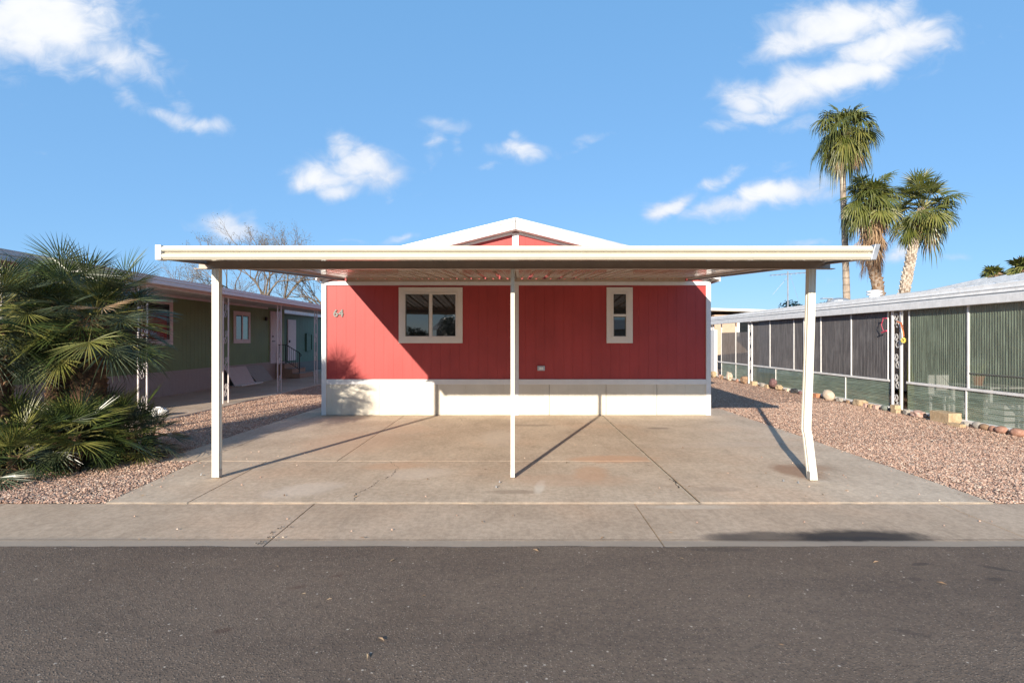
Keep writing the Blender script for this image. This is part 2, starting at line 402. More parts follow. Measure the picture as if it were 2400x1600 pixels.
M['leafdark'] = leafmat('evergreen_leaf', [(0, (0.02, 0.035, 0.015)), (0.6, (0.04, 0.06, 0.02)), (1, (0.07, 0.09, 0.03))], 0.4)
M['leafdry'] = leafmat('dry_leaf', [(0, (0.10, 0.09, 0.06)), (1, (0.22, 0.20, 0.12))], 0.7)

def bark(name, a, b, ringz=0.0, scale=8):
    m, T = newmat(name)
    n = T.noise(T.map(T.pos, scale=(1, 1, 0.35)), scale, 6, 0.7)
    c = T.mix(T.mr(n, 0.3, 0.7), a, b)
    if ringz:
        sp = T.n('ShaderNodeSeparateXYZ', None, Vector=T.pos)
        w = T.math('SINE', T.math('ADD', T.math('MULTIPLY', sp.outputs[2], ringz), T.math('MULTIPLY', n, 3.0)))
        c = T.mix(T.mr(w, 0.5, 1.0, 0.0, 0.5), c, tuple(x * 0.45 for x in a))
    setb(T, Base_Color=c, Roughness=0.9, Specular_IOR_Level=0.2)
    bump(T, n, 0.6, 0.02)
    return m
M['trunkgrey'] = bark('palm_trunk_grey', (0.24, 0.19, 0.145), (0.42, 0.34, 0.265), 17)
M['trunktan'] = bark('palm_trunk_tan', (0.13, 0.095, 0.07), (0.36, 0.28, 0.21))
M['boot'] = bark('palm_boot_pale', (0.38, 0.31, 0.24), (0.62, 0.54, 0.44), 0, 14)
M['fibre'] = bark('palm_fibre_brown', (0.04, 0.024, 0.016), (0.13, 0.075, 0.045), 0, 20)
M['bootbrown'] = bark('palm_boot_brown', (0.13, 0.07, 0.04), (0.30, 0.19, 0.11), 0, 16)
M['bare'] = bark('bare_branch_bark', (0.10, 0.075, 0.055), (0.24, 0.19, 0.14), 0, 10)
M['stalk'] = paint('palm_stalk', (0.20, 0.19, 0.06), 0.5, 0.2, 0.1)

def rockmat(name, a, b):
    m, T = newmat(name)
    n = T.noise(T.oc, 9, 7, 0.65, 0.3)
    n2 = T.noise(T.oc, 55, 4, 0.7)
    c = T.mix(T.mr(n, 0.3, 0.7), a, b)
    c = T.mix(T.math('MULTIPLY', T.mr(n2, 0.5, 0.75), 0.4), c, tuple(x * 0.5 for x in a))
    setb(T, Base_Color=c, Roughness=0.85, Specular_IOR_Level=0.3)
    bump(T, T.math('ADD', n, T.math('MULTIPLY', n2, 0.5)), 0.5, 0.02)
    return m

# ------------------------------------------------------------------ mesh helpers
WL = {}     # world location of every object made here

class MB:
    def __init__(s):
        s.v = []; s.f = []; s.m = []
    def add(s, vs, fs, mat=0):
        k = len(s.v)
        s.v.extend(vs)
        for f in fs:
            s.f.append(tuple(i + k for i in f)); s.m.append(mat)
        return s
    def box(s, x0, x1, y0, y1, z0, z1, mat=0):
        return s.add([(x0, y0, z0), (x1, y0, z0), (x1, y1, z0), (x0, y1, z0), (x0, y0, z1), (x1, y0, z1), (x1, y1, z1), (x0, y1, z1)],
                     [(0, 3, 2, 1), (4, 5, 6, 7), (0, 1, 5, 4), (1, 2, 6, 5), (2, 3, 7, 6), (3, 0, 4, 7)], mat)
    def hexa(s, p, mat=0):      # eight corners in box order
        return s.add([tuple(q) for q in p], [(0, 3, 2, 1), (4, 5, 6, 7), (0, 1, 5, 4), (1, 2, 6, 5), (2, 3, 7, 6), (3, 0, 4, 7)], mat)
    def frame(s, a0, a1, z0, z1, w, d0, d1, axis='x', mat=0):
        # rectangular picture frame in the a-z plane, d0..d1 deep on the other axis
        for (p0, p1, q0, q1) in ((a0, a1, z0, z0 + w), (a0, a1, z1 - w, z1), (a0, a0 + w, z0 + w, z1 - w), (a1 - w, a1, z0 + w, z1 - w)):
            if axis == 'x': s.box(p0, p1, d0, d1, q0, q1, mat)
            else: s.box(d0, d1, p0, p1, q0, q1, mat)
        return s
    def prism(s, prof, fn, t0, t1, mat=0, caps=True):
        # prof: closed list of 2D points; fn(p, t) -> 3D point
        n = len(prof)
        vs = [fn(p, t0) for p in prof] + [fn(p, t1) for p in prof]
        fs = [(i, (i + 1) % n, n + (i + 1) % n, n + i) for i in range(n)]
        if caps: fs += [tuple(range(n))[::-1], tuple(range(n, 2 * n))]
        return s.add(vs, fs, mat)
    def tube(s, pts, rad, sides=6, mat=0, cap=True):
        pts = [Vector(p) for p in pts]
        if not isinstance(rad, (list, tuple)): rad = [rad] * len(pts)
        vs = []; up = None
        for i, p in enumerate(pts):
            t = (pts[min(i + 1, len(pts) - 1)] - pts[max(i - 1, 0)])
            if t.length < 1e-9: t = Vector((0, 0, 1))
            t.normalize()
            if up is None:
                up = Vector((1, 0, 0)) if abs(t.x) < 0.8 else Vector((0, 1, 0))
            up = (up - t * up.dot(t))
            if up.length < 1e-6: up = Vector((0, 1, 0)) if abs(t.y) < .8 else Vector((0, 0, 1)); up = up - t * up.dot(t)
            up.normalize()
            b = t.cross(up)
            for j in range(sides):
                a = 2 * PI * j / sides
                vs.append(tuple(p + (up * math.cos(a) + b * math.sin(a)) * rad[i]))
        fs = []
        for i in range(len(pts) - 1):
            for j in range(sides):
                a = i * sides + j; b_ = i * sides + (j + 1) % sides
                fs.append((a, b_, b_ + sides, a + sides))
        if cap:
            fs.append(tuple(range(sides))[::-1]); k = (len(pts) - 1) * sides
            fs.append(tuple(range(k, k + sides)))
        return s.add(vs, fs, mat)
    def lathe(s, c, prof, sides=16, mat=0):
        # prof: list of (r, z)
        vs = []
        for (r, z) in prof:
            for j in range(sides):
                a = 2 * PI * j / sides
                vs.append((c[0] + r * math.cos(a), c[1] + r * math.sin(a), c[2] + z))
        fs = []
        for i in range(len(prof) - 1):
            for j in range(sides):
                a = i * sides + j; b = i * sides + (j + 1) % sides
                fs.append((a, b, b + sides, a + sides))
        fs.append(tuple(range(sides))[::-1]); k = (len(prof) - 1) * sides
        fs.append(tuple(range(k, k + sides)))
        return s.add(vs, fs, mat)
    def build(s, name, mats, parent=None, bevel=0, smooth=False, segs=2, origin=None):
        if not isinstance(mats, (list, tuple)): mats = [mats]
        me = bpy.data.meshes.new(name)
        og = Vector(origin) if origin is not None else (WL[parent.name] if parent is not None else Vector((0, 0, 0)))
        if og.length > 0:
            arr = np.array(s.v, dtype=float) - np.array(og)
            vs = arr.tolist()
        else: vs = s.v
        me.from_pydata(vs, [], s.f)
        for m_ in mats: me.materials.append(m_)
        if len(mats) > 1: me.polygons.foreach_set('material_index', s.m)
        if smooth: me.polygons.foreach_set('use_smooth', [True] * len(me.polygons))
        me.update()
        o = bpy.data.objects.new(name, me)
        COL.objects.link(o)
        if parent is not None:
            o.parent = parent
            o.location = og - WL[parent.name]
        else: o.location = og
        WL[o.name] = og.copy()
        if bevel:
            b = o.modifiers.new('bevel', 'BEVEL'); b.width = bevel; b.segments = segs; b.limit_method = 'ANGLE'; b.angle_limit = R(40)
        return o

def thing(name, loc, label, cat, group=None):
    o = bpy.data.objects.new(name, None); COL.objects.link(o)
    o.location = loc; o.empty_display_size = 0.2
    WL[o.name] = Vector(loc)
    o['label'] = label; o['category'] = cat
    if group: o['group'] = group
    return o
def tag(o, label, cat, group=None):
    o['label'] = label; o['category'] = cat
    if group: o['group'] = group
    return o
def struct(o, kind='structure'):
    o['kind'] = kind
    return o

def siding(mb, p0, p1, out, zb, zt, pitch=0.203, start=0.0, groove=0.007, depth=0.0028, mat=0, extra=()):
    """grooved vertical siding between two ground points; zb, zt are functions of the distance along."""
    p0 = Vector(p0); p1 = Vector(p1); L = (p1 - p0).length; d = (p1 - p0) / L; out = Vector(out)
    prof = [(0.0, 0.0)]
    s_ = start
    while s_ < L - groove:
        if s_ > groove:
            prof += [(s_ - groove / 2, 0.0), (s_ - groove / 2 + .001, -depth), (s_ + groove / 2 - .001, -depth), (s_ + groove / 2, 0.0)]
        s_ += pitch
    prof.append((L, 0.0))
    for e in extra: prof.append((e, 0.0))
    prof.sort()
    vs = []
    for (a, dd) in prof:
        q = p0 + d * a + out * dd
        vs.append((q.x, q.y, zb(a))); vs.append((q.x, q.y, zt(a)))
    fs = [(2 * i, 2 * i + 2, 2 * i + 3, 2 * i + 1) for i in range(len(prof) - 1)]
    mb.add(vs, fs, mat)

rng = random.Random(7)

# ================================================================== THE SETTING
def flat(name, x0, x1, y0, y1, z, mat, kind='structure'):
    return struct(MB().add([(x0, y0, z), (x1, y0, z), (x1, y1, z), (x0, y1, z)], [(0, 1, 2, 3)]).build(name, mat), kind)
flat('ground', -600, 600, -600, 1200, -0.06, M['ground'])
flat('gravel_ground', -60, 60, 5.3, 60, -0.006, M['gravel'])
flat('far_gravel_ground', -60, 60, -60, -4.2, -0.006, M['gravel'])

# road: its near edge laps the concrete unevenly
mb = MB()
xs = np.arange(-30, 30.01, 0.12)
vs = []; fs = []
for i, x in enumerate(xs):
    e = 4.285 + 0.018 * noise.noise(Vector((x * 1.3, 0, 0))) + 0.012 * noise.noise(Vector((x * 9, 3, 0)))
    e2 = -3.3 + 0.02 * noise.noise(Vector((x * 2, 7, 0)))
    vs += [(x, e2, 0.004), (x, e, 0.004), (x, e + 0.004, -0.012)]
for i in range(len(xs) - 1):
    a = 3 * i
    fs += [(a, a + 3, a + 4, a + 1), (a + 1, a + 4, a + 5, a + 2)]
mb.add(vs, fs)
struct(mb.build('road', M['asphalt']))

# concrete edge strip along the road, cut into slabs
mb = MB()
jx = [-30, -14.2, -11.15, -8.15, -5.1, -2.02, 1.17, 4.22, 7.3, 10.4, 13.5, 30]
for a, b in zip(jx[:-1], jx[1:]):
    g = 0.006
    for (y0, y1, z0, z1) in ((4.15, 4.44, -0.007, -0.0035), (4.44, 5.395, -0.0035, 0.003)):
        mb.add([(a + g, y0, z0), (b - g, y0, z0), (b - g, y1, z1), (a + g, y1, z1), (a + g, y0, -.05), (b - g, y0, -.05), (b - g, y1, -.05), (a + g, y1, -.05)],
               [(0, 1, 2, 3), (4, 5, 1, 0), (5, 6, 2, 1), (6, 7, 3, 2), (7, 4, 0, 3)])
mb.box(-30, 30, 4.15, 5.42, -0.055, -0.03, 1)
vs = []; fs = []
for i in range(601):
    x = -9 + i * .03
    w_ = .003 + .003 * noise.noise(Vector((x * 5, 1, 1))); y_ = 4.44 + .003 * noise.noise(Vector((x * 2, 5, 1)))
    vs += [(x, y_ - w_, .0005), (x, y_ + w_, .0005)]
mb.add(vs, [(2 * i, 2 * i + 2, 2 * i + 3, 2 * i + 1) for i in range(600)], 1)
struct(mb.build('pavement', [M['apron'], M['jointdark']]))
# opposite side
mb = MB().box(-30, 30, -4.3, -3.25, -0.05, 0.0)
struct(mb.build('far_pavement', M['apron']))

# driveway: slabs with real joints
mb = MB()
def slab(poly, z=0.016, mat=0):
    z -= 0.009
    n = len(poly)
    vs = [(x, y, z) for x, y in poly] + [(x, y, -0.04) for x, y in poly]
    mb.add(vs, [tuple(range(n))] + [(i, n + i, n + (i + 1) % n, (i + 1) % n) for i in range(n)], mat)
slab([(-4.12, 5.425), (-3.308, 5.425), (-3.368, 7.275), (-4.29, 7.275)])
slab([(-3.292, 5.425), (1.818, 5.425), (1.822, 7.275), (-3.352, 7.275)], 0.017)
slab([(-4.80, 7.29), (-4.288, 7.29), (-4.284, 13.4), (-4.74, 13.4), (-4.84, 8.6)], 0.015)
slab([(-4.276, 7.29), (-2.428, 7.29), (-2.430, 11.75), (-4.272, 11.75)])
slab([(-2.414, 7.285), (1.822, 7.285), (1.824, 9.955), (-2.416, 9.955)], 0.017)
slab([(-2.416, 9.963), (1.824, 9.963), (1.826, 11.75), (-2.418, 11.75)])
slab([(1.846, 5.425), (4.77, 5.425), (4.79, 10.835), (1.850, 10.835)], 0.018)
slab([(1.850, 10.843), (4.79, 10.843), (4.80, 12.80), (1.850, 12.80)], 0.016)
mb.box(-4.7, 4.7, 5.43, 12.7, -0.05, -0.004, 1)
# mortar lips along the joints
def lip(x0, y0, x1, y1, w, z, mat=2, n=60, amp=0.3, sd=0):
    z -= 0.0085
    d = Vector((x1 - x0, y1 - y0)); L = d.length; d.normalize(); p = Vector((-d.y, d.x))
    vs = []; fs = []
    for i in range(n + 1):
        t = i / n * L
        wa = w * (1 + amp * noise.noise(Vector((t * 6, sd, 1)))) / 2
        off = w * 0.3 * noise.noise(Vector((t * 2, sd, 9)))
        cx, cy = x0 + d.x * t, y0 + d.y * t
        vs += [(cx + p.x * (wa + off), cy + p.y * (wa + off), z), (cx - p.x * (wa - off), cy - p.y * (wa - off), z)]
    for i in range(n): fs.append((2 * i, 2 * i + 1, 2 * i + 3, 2 * i + 2))
    mb.add(vs, fs, mat)
lip(-4.12, 5.409, 4.79, 5.409, 0.020, 0.0140, 2, 260, 1.2, 1)
lip(1.800, 5.5, 1.806, 11.7, 0.030, 0.0195, 2, 120, 0.9, 2)
lip(-4.2, 7.283, -2.4, 7.283, 0.010, 0.012, 2, 50, 0.8, 3)
lip(-2.3, 9.959, 1.8, 9.959, 0.008, 0.012, 2, 50, 0.8, 4)
lip(-2.3, 7.281, 1.8, 7.281, 0.008, 0.011, 2, 50, 0.8, 5)
# cracks
def crack(pts, w=0.0032, z=0.0115):
    P = []
    for (a, b) in zip(pts[:-1], pts[1:]):
        for k in range(10):
            t = k / 10
            P.append((a[0] + (b[0] - a[0]) * t + rng.uniform(-.018, .018), a[1] + (b[1] - a[1]) * t + rng.uniform(-.01, .01)))
    P.append(pts[-1])
    vs = []; fs = []
    for i, (x, y) in enumerate(P):
        ww = w * rng.uniform(.3, 1.3)
        vs += [(x - ww, y, z), (x + ww, y, z)]
    for i in range(len(P) - 1): fs.append((2 * i, 2 * i + 1, 2 * i + 3, 2 * i + 2))
    mb.add(vs, fs, 1)
crack([(-1.71, 7.27), (-1.52, 6.9), (-1.50, 6.48), (-1.62, 6.2), (-1.60, 6.0), (-1.70, 5.75), (-1.66, 5.45)])
crack([(1.78, 5.95), (1.80, 6.2), (1.79, 6.35)], 0.008)
crack([(-1.1, 10.0), (-1.05, 10.6), (-1.2, 11.3)], 0.0015)
struct(mb.build('driveway', [M['drive'], M['jointdark'], M['mortar']], bevel=0.004, segs=1))

# broken patch and dirt in the edge strip joint
mb = MB()
for k in range(26):
    x = -2.05 + rng.gauss(0, .035); y = 4.38 + rng.uniform(-.08, .35) ; r = rng.uniform(.003, .010)
    x += (y - 4.38) * 0.02
    mb.add([(x - r, y - r * .6, .006), (x + r, y - r * .5, .006), (x + r * .7, y + r, .006), (x - r * .8, y + r * .7, .006), (x, y, .006 + r * .8)],
           [(0, 1, 4), (1, 2, 4), (2, 3, 4), (3, 0, 4)], rng.choice([0, 0, 1]))
struct(mb.build('joint_rubble', [M['jointdark'], M['mortar']]), 'stuff')

# neighbour's patio slab
mb = MB().box(-10.1, -7.12, 6.0, 24.2, -0.04, 0.02)
mb.box(-12.0, -7.12, 24.21, 34, -0.04, 0.018)
struct(mb.build('patio_slab', M['slab'], bevel=0.006, segs=1))

# loose stones
def pebbles(name, regions, seed, sz=(0.006, 0.0145)):
    r = np.random.default_rng(seed)
    P = []
    for (inside, x0, x1, y0, y1, dens) in regions:
        n = int((x1 - x0) * (y1 - y0) * dens)
        xy = np.stack([r.uniform(x0, x1, n), r.uniform(y0, y1, n)], 1)
        P.append(xy[inside(xy[:, 0], xy[:, 1])])
    P = np.concatenate(P); n = len(P)
    octa = np.array([(1, 0, 0), (0, 1, 0), (-1, 0, 0), (0, -1, 0), (0, 0, 1), (0, 0, -1), (.62, .62, .35), (-.62, .62, -.2), (-.62, -.62, .35), (.62, -.62, -.2)], float)
    octf = [(0, 6, 4), (6, 1, 4), (1, 7, 4), (7, 2, 4), (2, 8, 4), (8, 3, 4), (3, 9, 4), (9, 0, 4)]
    nv = len(octa)
    V = np.repeat(octa[None], n, 0) * r.uniform(.7, 1.3, (n, nv, 1))
    s = r.uniform(sz[0], sz[1], (n, 1, 1)) * np.stack([r.uniform(.8, 1.4, n), r.uniform(.7, 1.1, n), r.uniform(.5, .85, n)], 1)[:, None, :]
    V = V * s
    a = r.uniform(0, 2 * PI, n); t = r.uniform(-.6, .6, n)
    y = V[:, :, 1] * np.cos(t)[:, None] - V[:, :, 2] * np.sin(t)[:, None]
    z = V[:, :, 1] * np.sin(t)[:, None] + V[:, :, 2] * np.cos(t)[:, None]
    x = V[:, :, 0]
    X = x * np.cos(a)[:, None] - y * np.sin(a)[:, None] + P[:, 0][:, None]
    Y = x * np.sin(a)[:, None] + y * np.cos(a)[:, None] + P[:, 1][:, None]
    Z = z + r.uniform(-.004, .010, n)[:, None]
    verts = np.stack([X, Y, Z], 2).reshape(-1, 3)
    faces = (np.array(octf)[None] + (np.arange(n) * nv)[:, None, None]).reshape(-1, 3)
    me = bpy.data.meshes.new(name)
    me.vertices.add(len(verts)); me.vertices.foreach_set('co', verts.ravel())
    me.loops.add(faces.size); me.loops.foreach_set('vertex_index', faces.ravel())
    me.polygons.add(len(faces)); me.polygons.foreach_set('loop_start', np.arange(0, faces.size, 3)); me.polygons.foreach_set('loop_total', np.full(len(faces), 3))
    me.update(calc_edges=True); me.validate()
    me.materials.append(M['pebble'])
    o = bpy.data.objects.new(name, me); COL.objects.link(o)
    return struct(o, 'stuff')
def left_ok(x, y):
    return ((y < 7.28) & (x < -4.13 - (y - 5.43) * .092)) | ((y >= 7.28) & (x < -4.82))
pebbles('loose_gravel', [(left_ok, -7.1, -4.1, 5.43, 9.0, 4200), (left_ok, -7.1, -4.6, 9.0, 16, 1400), (left_ok, -7.1, -4.6, 16, 22, 300),
                         (lambda x, y: x > 4.80, 4.8, 8.6, 5.43, 8.5, 3400), (lambda x, y: x > 4.81, 4.8, 8.6, 8.5, 14, 1700),
                         (lambda x, y: x > 4.3, 4.3, 8.6, 12.85, 24, 350), (lambda x, y: x > 4.8, 8.6, 9.6, 5.43, 8.0, 800),
                         (lambda x, y: x < 4.80, 4.60, 4.8, 5.5, 12.6, 60), (lambda x, y: x < 4.80, 4.74, 4.8, 5.5, 12.6, 300), (lambda x, y: ~left_ok(x, y), -4.3, -4.05, 5.5, 7.2, 160),
                         (lambda x, y: ~left_ok(x, y), -4.86, -4.6, 7.3, 12, 100), (lambda x, y: x < -6.9, -9.5, -7.0, 5.43, 6.4, 1200)], 3)
# a few strays on the concrete
mb = MB()
for k in range(70):
    x = rng.choice([rng.uniform(-4, -2.8), rng.uniform(3.2, 4.6), rng.uniform(-4, 4.6), rng.uniform(-4, 4)]); y = rng.uniform(4.5, 8.5)
    r = rng.uniform(.004, .011); z = .012 if y > 5.43 else .006
    mb.add([(x - r, y - r * .6, z), (x + r, y - r * .5, z), (x + r * .7, y + r, z), (x - r * .8, y + r * .7, z), (x, y, z + r * 1.1)],
           [(0, 1, 4), (1, 2, 4), (2, 3, 4), (3, 0, 4)])
struct(mb.build('stray_stones', M['pebble']), 'stuff')
mb = MB()
for k in range(46):
    x = rng.uniform(-4.5, 4.5); y = rng.uniform(2.7, 7.5); r = rng.uniform(.006, .018); a = rng.uniform(0, 6.28)
    z = .014 if y > 5.43 else .010
    c_, s_ = math.cos(a) * r, math.sin(a) * r
    mb.add([(x - c_ * 2, y - s_ * 2, z), (x + s_ * .5, y - c_ * .5, z + r * .3), (x + c_ * 2, y + s_ * 2, z + r * .2), (x - s_ * .5, y + c_ * .5, z + r * .5)], [(0, 1, 2, 3)])
struct(mb.build('leaf_litter', M['fronddead']), 'stuff')

# ================================================================== RED HOUSE
HY = 11.64; HX0, HX1 = -4.18, 4.13
ZR = 4.17; SL = 0.248; RX = -0.035
house = thing('mobile_home', (0, HY, 0), 'red sided mobile home with white trim, cream skirting and number 64', 'house')
def roof_z(x, top=ZR): return top - SL * abs(x - RX)
mb = MB()
siding(mb, (HX0, HY, 0), (HX1, HY, 0), (0, -1, 0), lambda a: 0.70, lambda a: roof_z(HX0 + a, ZR - 0.215), start=0.1, extra=(RX - HX0,))
siding(mb, (HX1, HY, 0), (HX1, HY + 17, 0), (1, 0, 0), lambda a: 0.70, lambda a: 3.0)
siding(mb, (HX0, HY + 17, 0), (HX0, HY, 0), (-1, 0, 0), lambda a: 0.70, lambda a: 3.0)
mb.add([(HX0, HY + 17, .7), (HX1, HY + 17, .7), (HX1, HY + 17, 2.9), (RX, HY + 17, ZR - .24), (HX0, HY + 17, 2.9)], [(4, 3, 2, 1, 0)])
mb.build('wall', M['red'], house)
mb = MB()
# skirting panels 1.22 m wide, with thin open seams
seams = [HX0, -2.96, -1.72, -0.06, 0.69, 1.91, 3.0, HX1]
for i, (a, b) in enumerate(zip(seams[:-1], seams[1:])):
    off = 0.016 + (0.012 if i == 1 else 0)
    siding(mb, (a + .004, HY - off, 0), (b - .004, HY - off, 0), (0, -1, 0), lambda q: 0.016, lambda q: 0.70, pitch=0.203, start=0.203, groove=0.008, depth=0.003)
    mb.box(a + .004, b - .004, HY - off + .0035, HY, 0.016, 0.70)
mb.box(HX1 - .01, HX1 + .01, HY + .02, HY + 17, 0, .7)
mb.box(HX0 - .01, HX0 + .01, HY + .02, HY + 17, 0, .7)
mb.build('skirting', M['cream'], house)
mb = MB()
mb.box(HX0 - .015, HX0 + .085, HY - .035, HY + .06, 0.016, 2.80); mb.build('corner_trim', M['white'], house, bevel=.003)
mb = MB().box(HX1 - .075, HX1 + .025, HY - .035, HY + .06, 0.016, 2.80); mb.build('corner_trim', M['white'], house, bevel=.003)
mb = MB().box(HX0 + .085, -.105, HY - .030, HY, .675, .785).box(.035, HX1 - .075, HY - .030, HY, .675, .785)
mb.build('belt_trim', M['white'], house, bevel=.003)
mb = MB().box(-.105, .035, HY - .034, HY, .016, 3.92); mb.build('centre_trim', M['white'], house, bevel=.003)
mb = MB().box(HX0 - .015, -.105, HY - .032, HY, 2.80, 2.885).box(.035, HX1 + .025, HY - .032, HY, 2.80, 2.885)
mb.build('frieze_trim', M['white'], house, bevel=.003)
for (xa, xb) in ((HX0, -.108), (.038, HX1)):
    mb = MB()
    za, zb_ = roof_z(xa, ZR - .218), roof_z(xb, ZR - .218)
    mb.hexa([(xa, HY - .024, za - .048), (xb, HY - .024, zb_ - .048), (xb, HY, zb_ - .048), (xa, HY, za - .048),
             (xa, HY - .024, za), (xb, HY - .024, zb_), (xb, HY, zb_), (xa, HY, za)])
    mb.build('rake_trim', M['white'], house)
# roof
OV = 0.27; YE = HY - OV
mb = MB()
for sgn, xe in ((-1, HX0 - .04), (1, HX1 + .13)):
    p = [(RX, YE + .03, ZR + .01), (xe, YE + .03, roof_z(xe) + .01), (xe, HY + 17.3, roof_z(xe) + .01), (RX, HY + 17.3, ZR + .01)]
    q = [(a, b, c - .05) for a, b, c in p]
    mb.add(p + q, [(0, 1, 2, 3) if sgn < 0 else (3, 2, 1, 0), (0, 4, 5, 1), (1, 5, 6, 2), (2, 6, 7, 3), (7, 6, 5, 4)])
roof = mb.build('roof', M['shingle'], house)
mb = MB()   # soffit
for sgn, xe in ((-1, HX0 - .035), (1, HX1 + .12)):
    p = [(RX, YE + .04, ZR - .210), (xe, YE + .04, roof_z(xe) - .210), (xe, HY - .002, roof_z(xe) - .210), (RX, HY - .002, ZR - .210)]
    mb.add(p + [(a, b, c + .015) for a, b, c in p], [(0, 1, 2, 3), (4, 7, 6, 5), (0, 4, 5, 1)])
    p = [(xe, YE + .04, roof_z(xe) - .210), (xe, HY + 17, roof_z(xe) - .210), (HX0 if sgn < 0 else HX1, HY + 17, roof_z(xe) - .210), (HX0 if sgn < 0 else HX1, YE + .04, roof_z(xe) - .210)]
    mb.add(p, [(0, 1, 2, 3)])
mb.build('soffit', M['greywhite'], house)
for sgn, xe in ((-1, HX0 - .05), (1, HX1 + .14)):
    mb = MB()
    x0 = RX + sgn * .007
    for (t0, t1, y0, y1) in ((0.0, -.050, YE - .022, YE + .03), (-.054, -.215, YE, YE + .03)):
        mb.hexa([(x0, y0, ZR + t1), (xe, y0, roof_z(xe) + t1), (xe, y1, roof_z(xe) + t1), (x0, y1, ZR + t1),
                 (x0, y0, ZR + t0), (xe, y0, roof_z(xe) + t0), (xe, y1, roof_z(xe) + t0), (x0, y1, ZR + t0)])
    mb.build('barge_board', M['white'], house)
    mb = MB()
    mb.box(xe - .015, xe + .015, YE + .03, HY + 17.3, roof_z(xe) - .24, roof_z(xe) + .0)
    mb.build('fascia', M['white'], house)
mb = MB()
for sgn, xe in ((-1, HX0 - .06), (1, HX1 + .15)):
    mb.hexa([(RX, YE - .03, ZR + .004), (xe, YE - .03, roof_z(xe) + .004), (xe, YE + .07, roof_z(xe) + .004), (RX, YE + .07, ZR + .004),
             (RX, YE - .03, ZR + .022), (xe, YE - .03, roof_z(xe) + .022), (xe, YE + .07, roof_z(xe) + .022), (RX, YE + .07, ZR + .022)])
mb.build('drip_edge', M['galv'], house)

def front_window(x0, x1, z0, z1, tw, split):
    w = MB()
    w.frame(x0, x1, z0, z1, tw, HY - .034, HY, 'x')
    wo = w.build('window', M['windowtrim'], house, bevel=.004)
    f = MB()
    a0, a1, b0, b1 = x0 + tw, x1 - tw, z0 + tw, z1 - tw
    f.frame(a0, a1, b0, b1, .030, HY - .046, HY, 'x')
    if split == 'v':
        xm = (a0 + a1) / 2
        f.box(xm - .030, xm + .030, HY - .042, HY, b0 + .03, b1 - .03)
        f.frame(a0 + .030, xm - .030, b0 + .03, b1 - .03, .018, HY - .036, HY, 'x', 1)
        f.frame(xm + .030, a1 - .030, b0 + .03, b1 - .03, .008, HY - .030, HY, 'x')
    else:
        zm = (b0 + b1) / 2 + .0
        f.box(a0 + .03, a1 - .03, HY - .044, HY, zm - .028, zm + .022)
        f.frame(a0 + .03, a1 - .03, b0 + .03, zm - .028, .018, HY - .036, HY, 'x', 1)
    f.build('frame', [M['windowtrim'], M['greynum']], wo, bevel=.002)
    p = MB()
    if split == 'v':
        p.box(a0 + .048, xm - .030, HY - .018, HY - .002, b0 + .048, b1 - .048)
        p2 = MB().box(xm + .038, a1 - .038, HY - .022, HY - .002, b0 + .038, b1 - .038)
    else:
        p.box(a0 + .03, a1 - .03, HY - .022, HY - .002, zm + .022, b1 - .03)
        p2 = MB().box(a0 + .048, a1 - .048, HY - .018, HY - .002, b0 + .048, zm - .046)
    p.build('pane', M['glass'], wo); p2.build('pane', M['glass'], wo)
    # thin cap ledge above and sill below
    return wo
w1 = front_window(-2.54, -1.17, 1.56, 2.757, .115, 'v'); w1['label'] = 'wide sliding window with thick white trim'
w2 = front_window(1.92, 2.48, 1.56, 2.757, .115, 'h'); w2['label'] = 'tall narrow two-pane window with thick white trim'
# outlet box
mb = MB().box(.435, .595, HY - .045, HY, .97, 1.075)
ob = mb.build('outlet_box', M['galv'], house, bevel=.008)
MB().box(.475, .560, HY - .052, HY - .044, .995, 1.05).build('cover', M['greywhite'], ob, bevel=.004)

def digit(ch, x, z, h, parent):
    cu = bpy.data.curves.new('digit', 'FONT'); cu.body = ch; cu.size = h / 0.72; cu.extrude = 0.006; cu.offset = 0.0045 
    to = bpy.data.objects.new('digit', cu); COL.objects.link(to)
    dg = bpy.context.evaluated_depsgraph_get()
    me = bpy.data.meshes.new_from_object(to.evaluated_get(dg))
    bpy.data.objects.remove(to, do_unlink=True)
    me.materials.clear(); me.materials.append(M['greynum'])
    o = bpy.data.objects.new('house_number', me); COL.objects.link(o); o.parent = parent
    o.location = Vector((x, HY - .020, z)) - WL[parent.name]; o.rotation_euler = (R(90), 0, 0)
    o['label'] = 'grey metal numeral ' + ch
    return o
digit('6', -3.95, 2.13, .155, house)
digit('4', -3.835, 2.13, .155, house)

# ================================================================== CARPORT
GY = 5.54; CX0, CX1 = -3.69, 3.645; PS = 0.0705
carport = thing('carport', (0, 6.4, 0), 'wide cream metal carport with flat ribbed roof in front of the red house', 'carport')
def pz(y): return 2.50 + PS * (y - GY)     # underside of the pans
# ribbed pans (profile in X, extruded along Y)
mb = MB()
prof = []
x = CX0 + .03; pitch = 0.304
while x < CX1 - .03:
    for (a, h) in ((0, 0), (.095, 0), (.105, .012), (.125, .012), (.135, 0), (.235, 0), (.248, .062), (.289, .062)):
        if x + a < CX1 - .03: prof.append((x + a, h))
    x += pitch
prof.append((CX1 - .03, 0))
vs = []
ys = [GY + .06, HY - .035]
for (a, h) in prof:
    for y in ys: vs.append((a, y, pz(y) + h))
fs = [(2 * i, 2 * i + 1, 2 * i + 3, 2 * i + 2) for i in range(len(prof) - 1)]
mb.add(vs, fs)
mb.add([(a, b, c + .004) for a, b, c in vs], [f[::-1] for f in fs])
mb.build('roof_panel', M['pan'], carport)
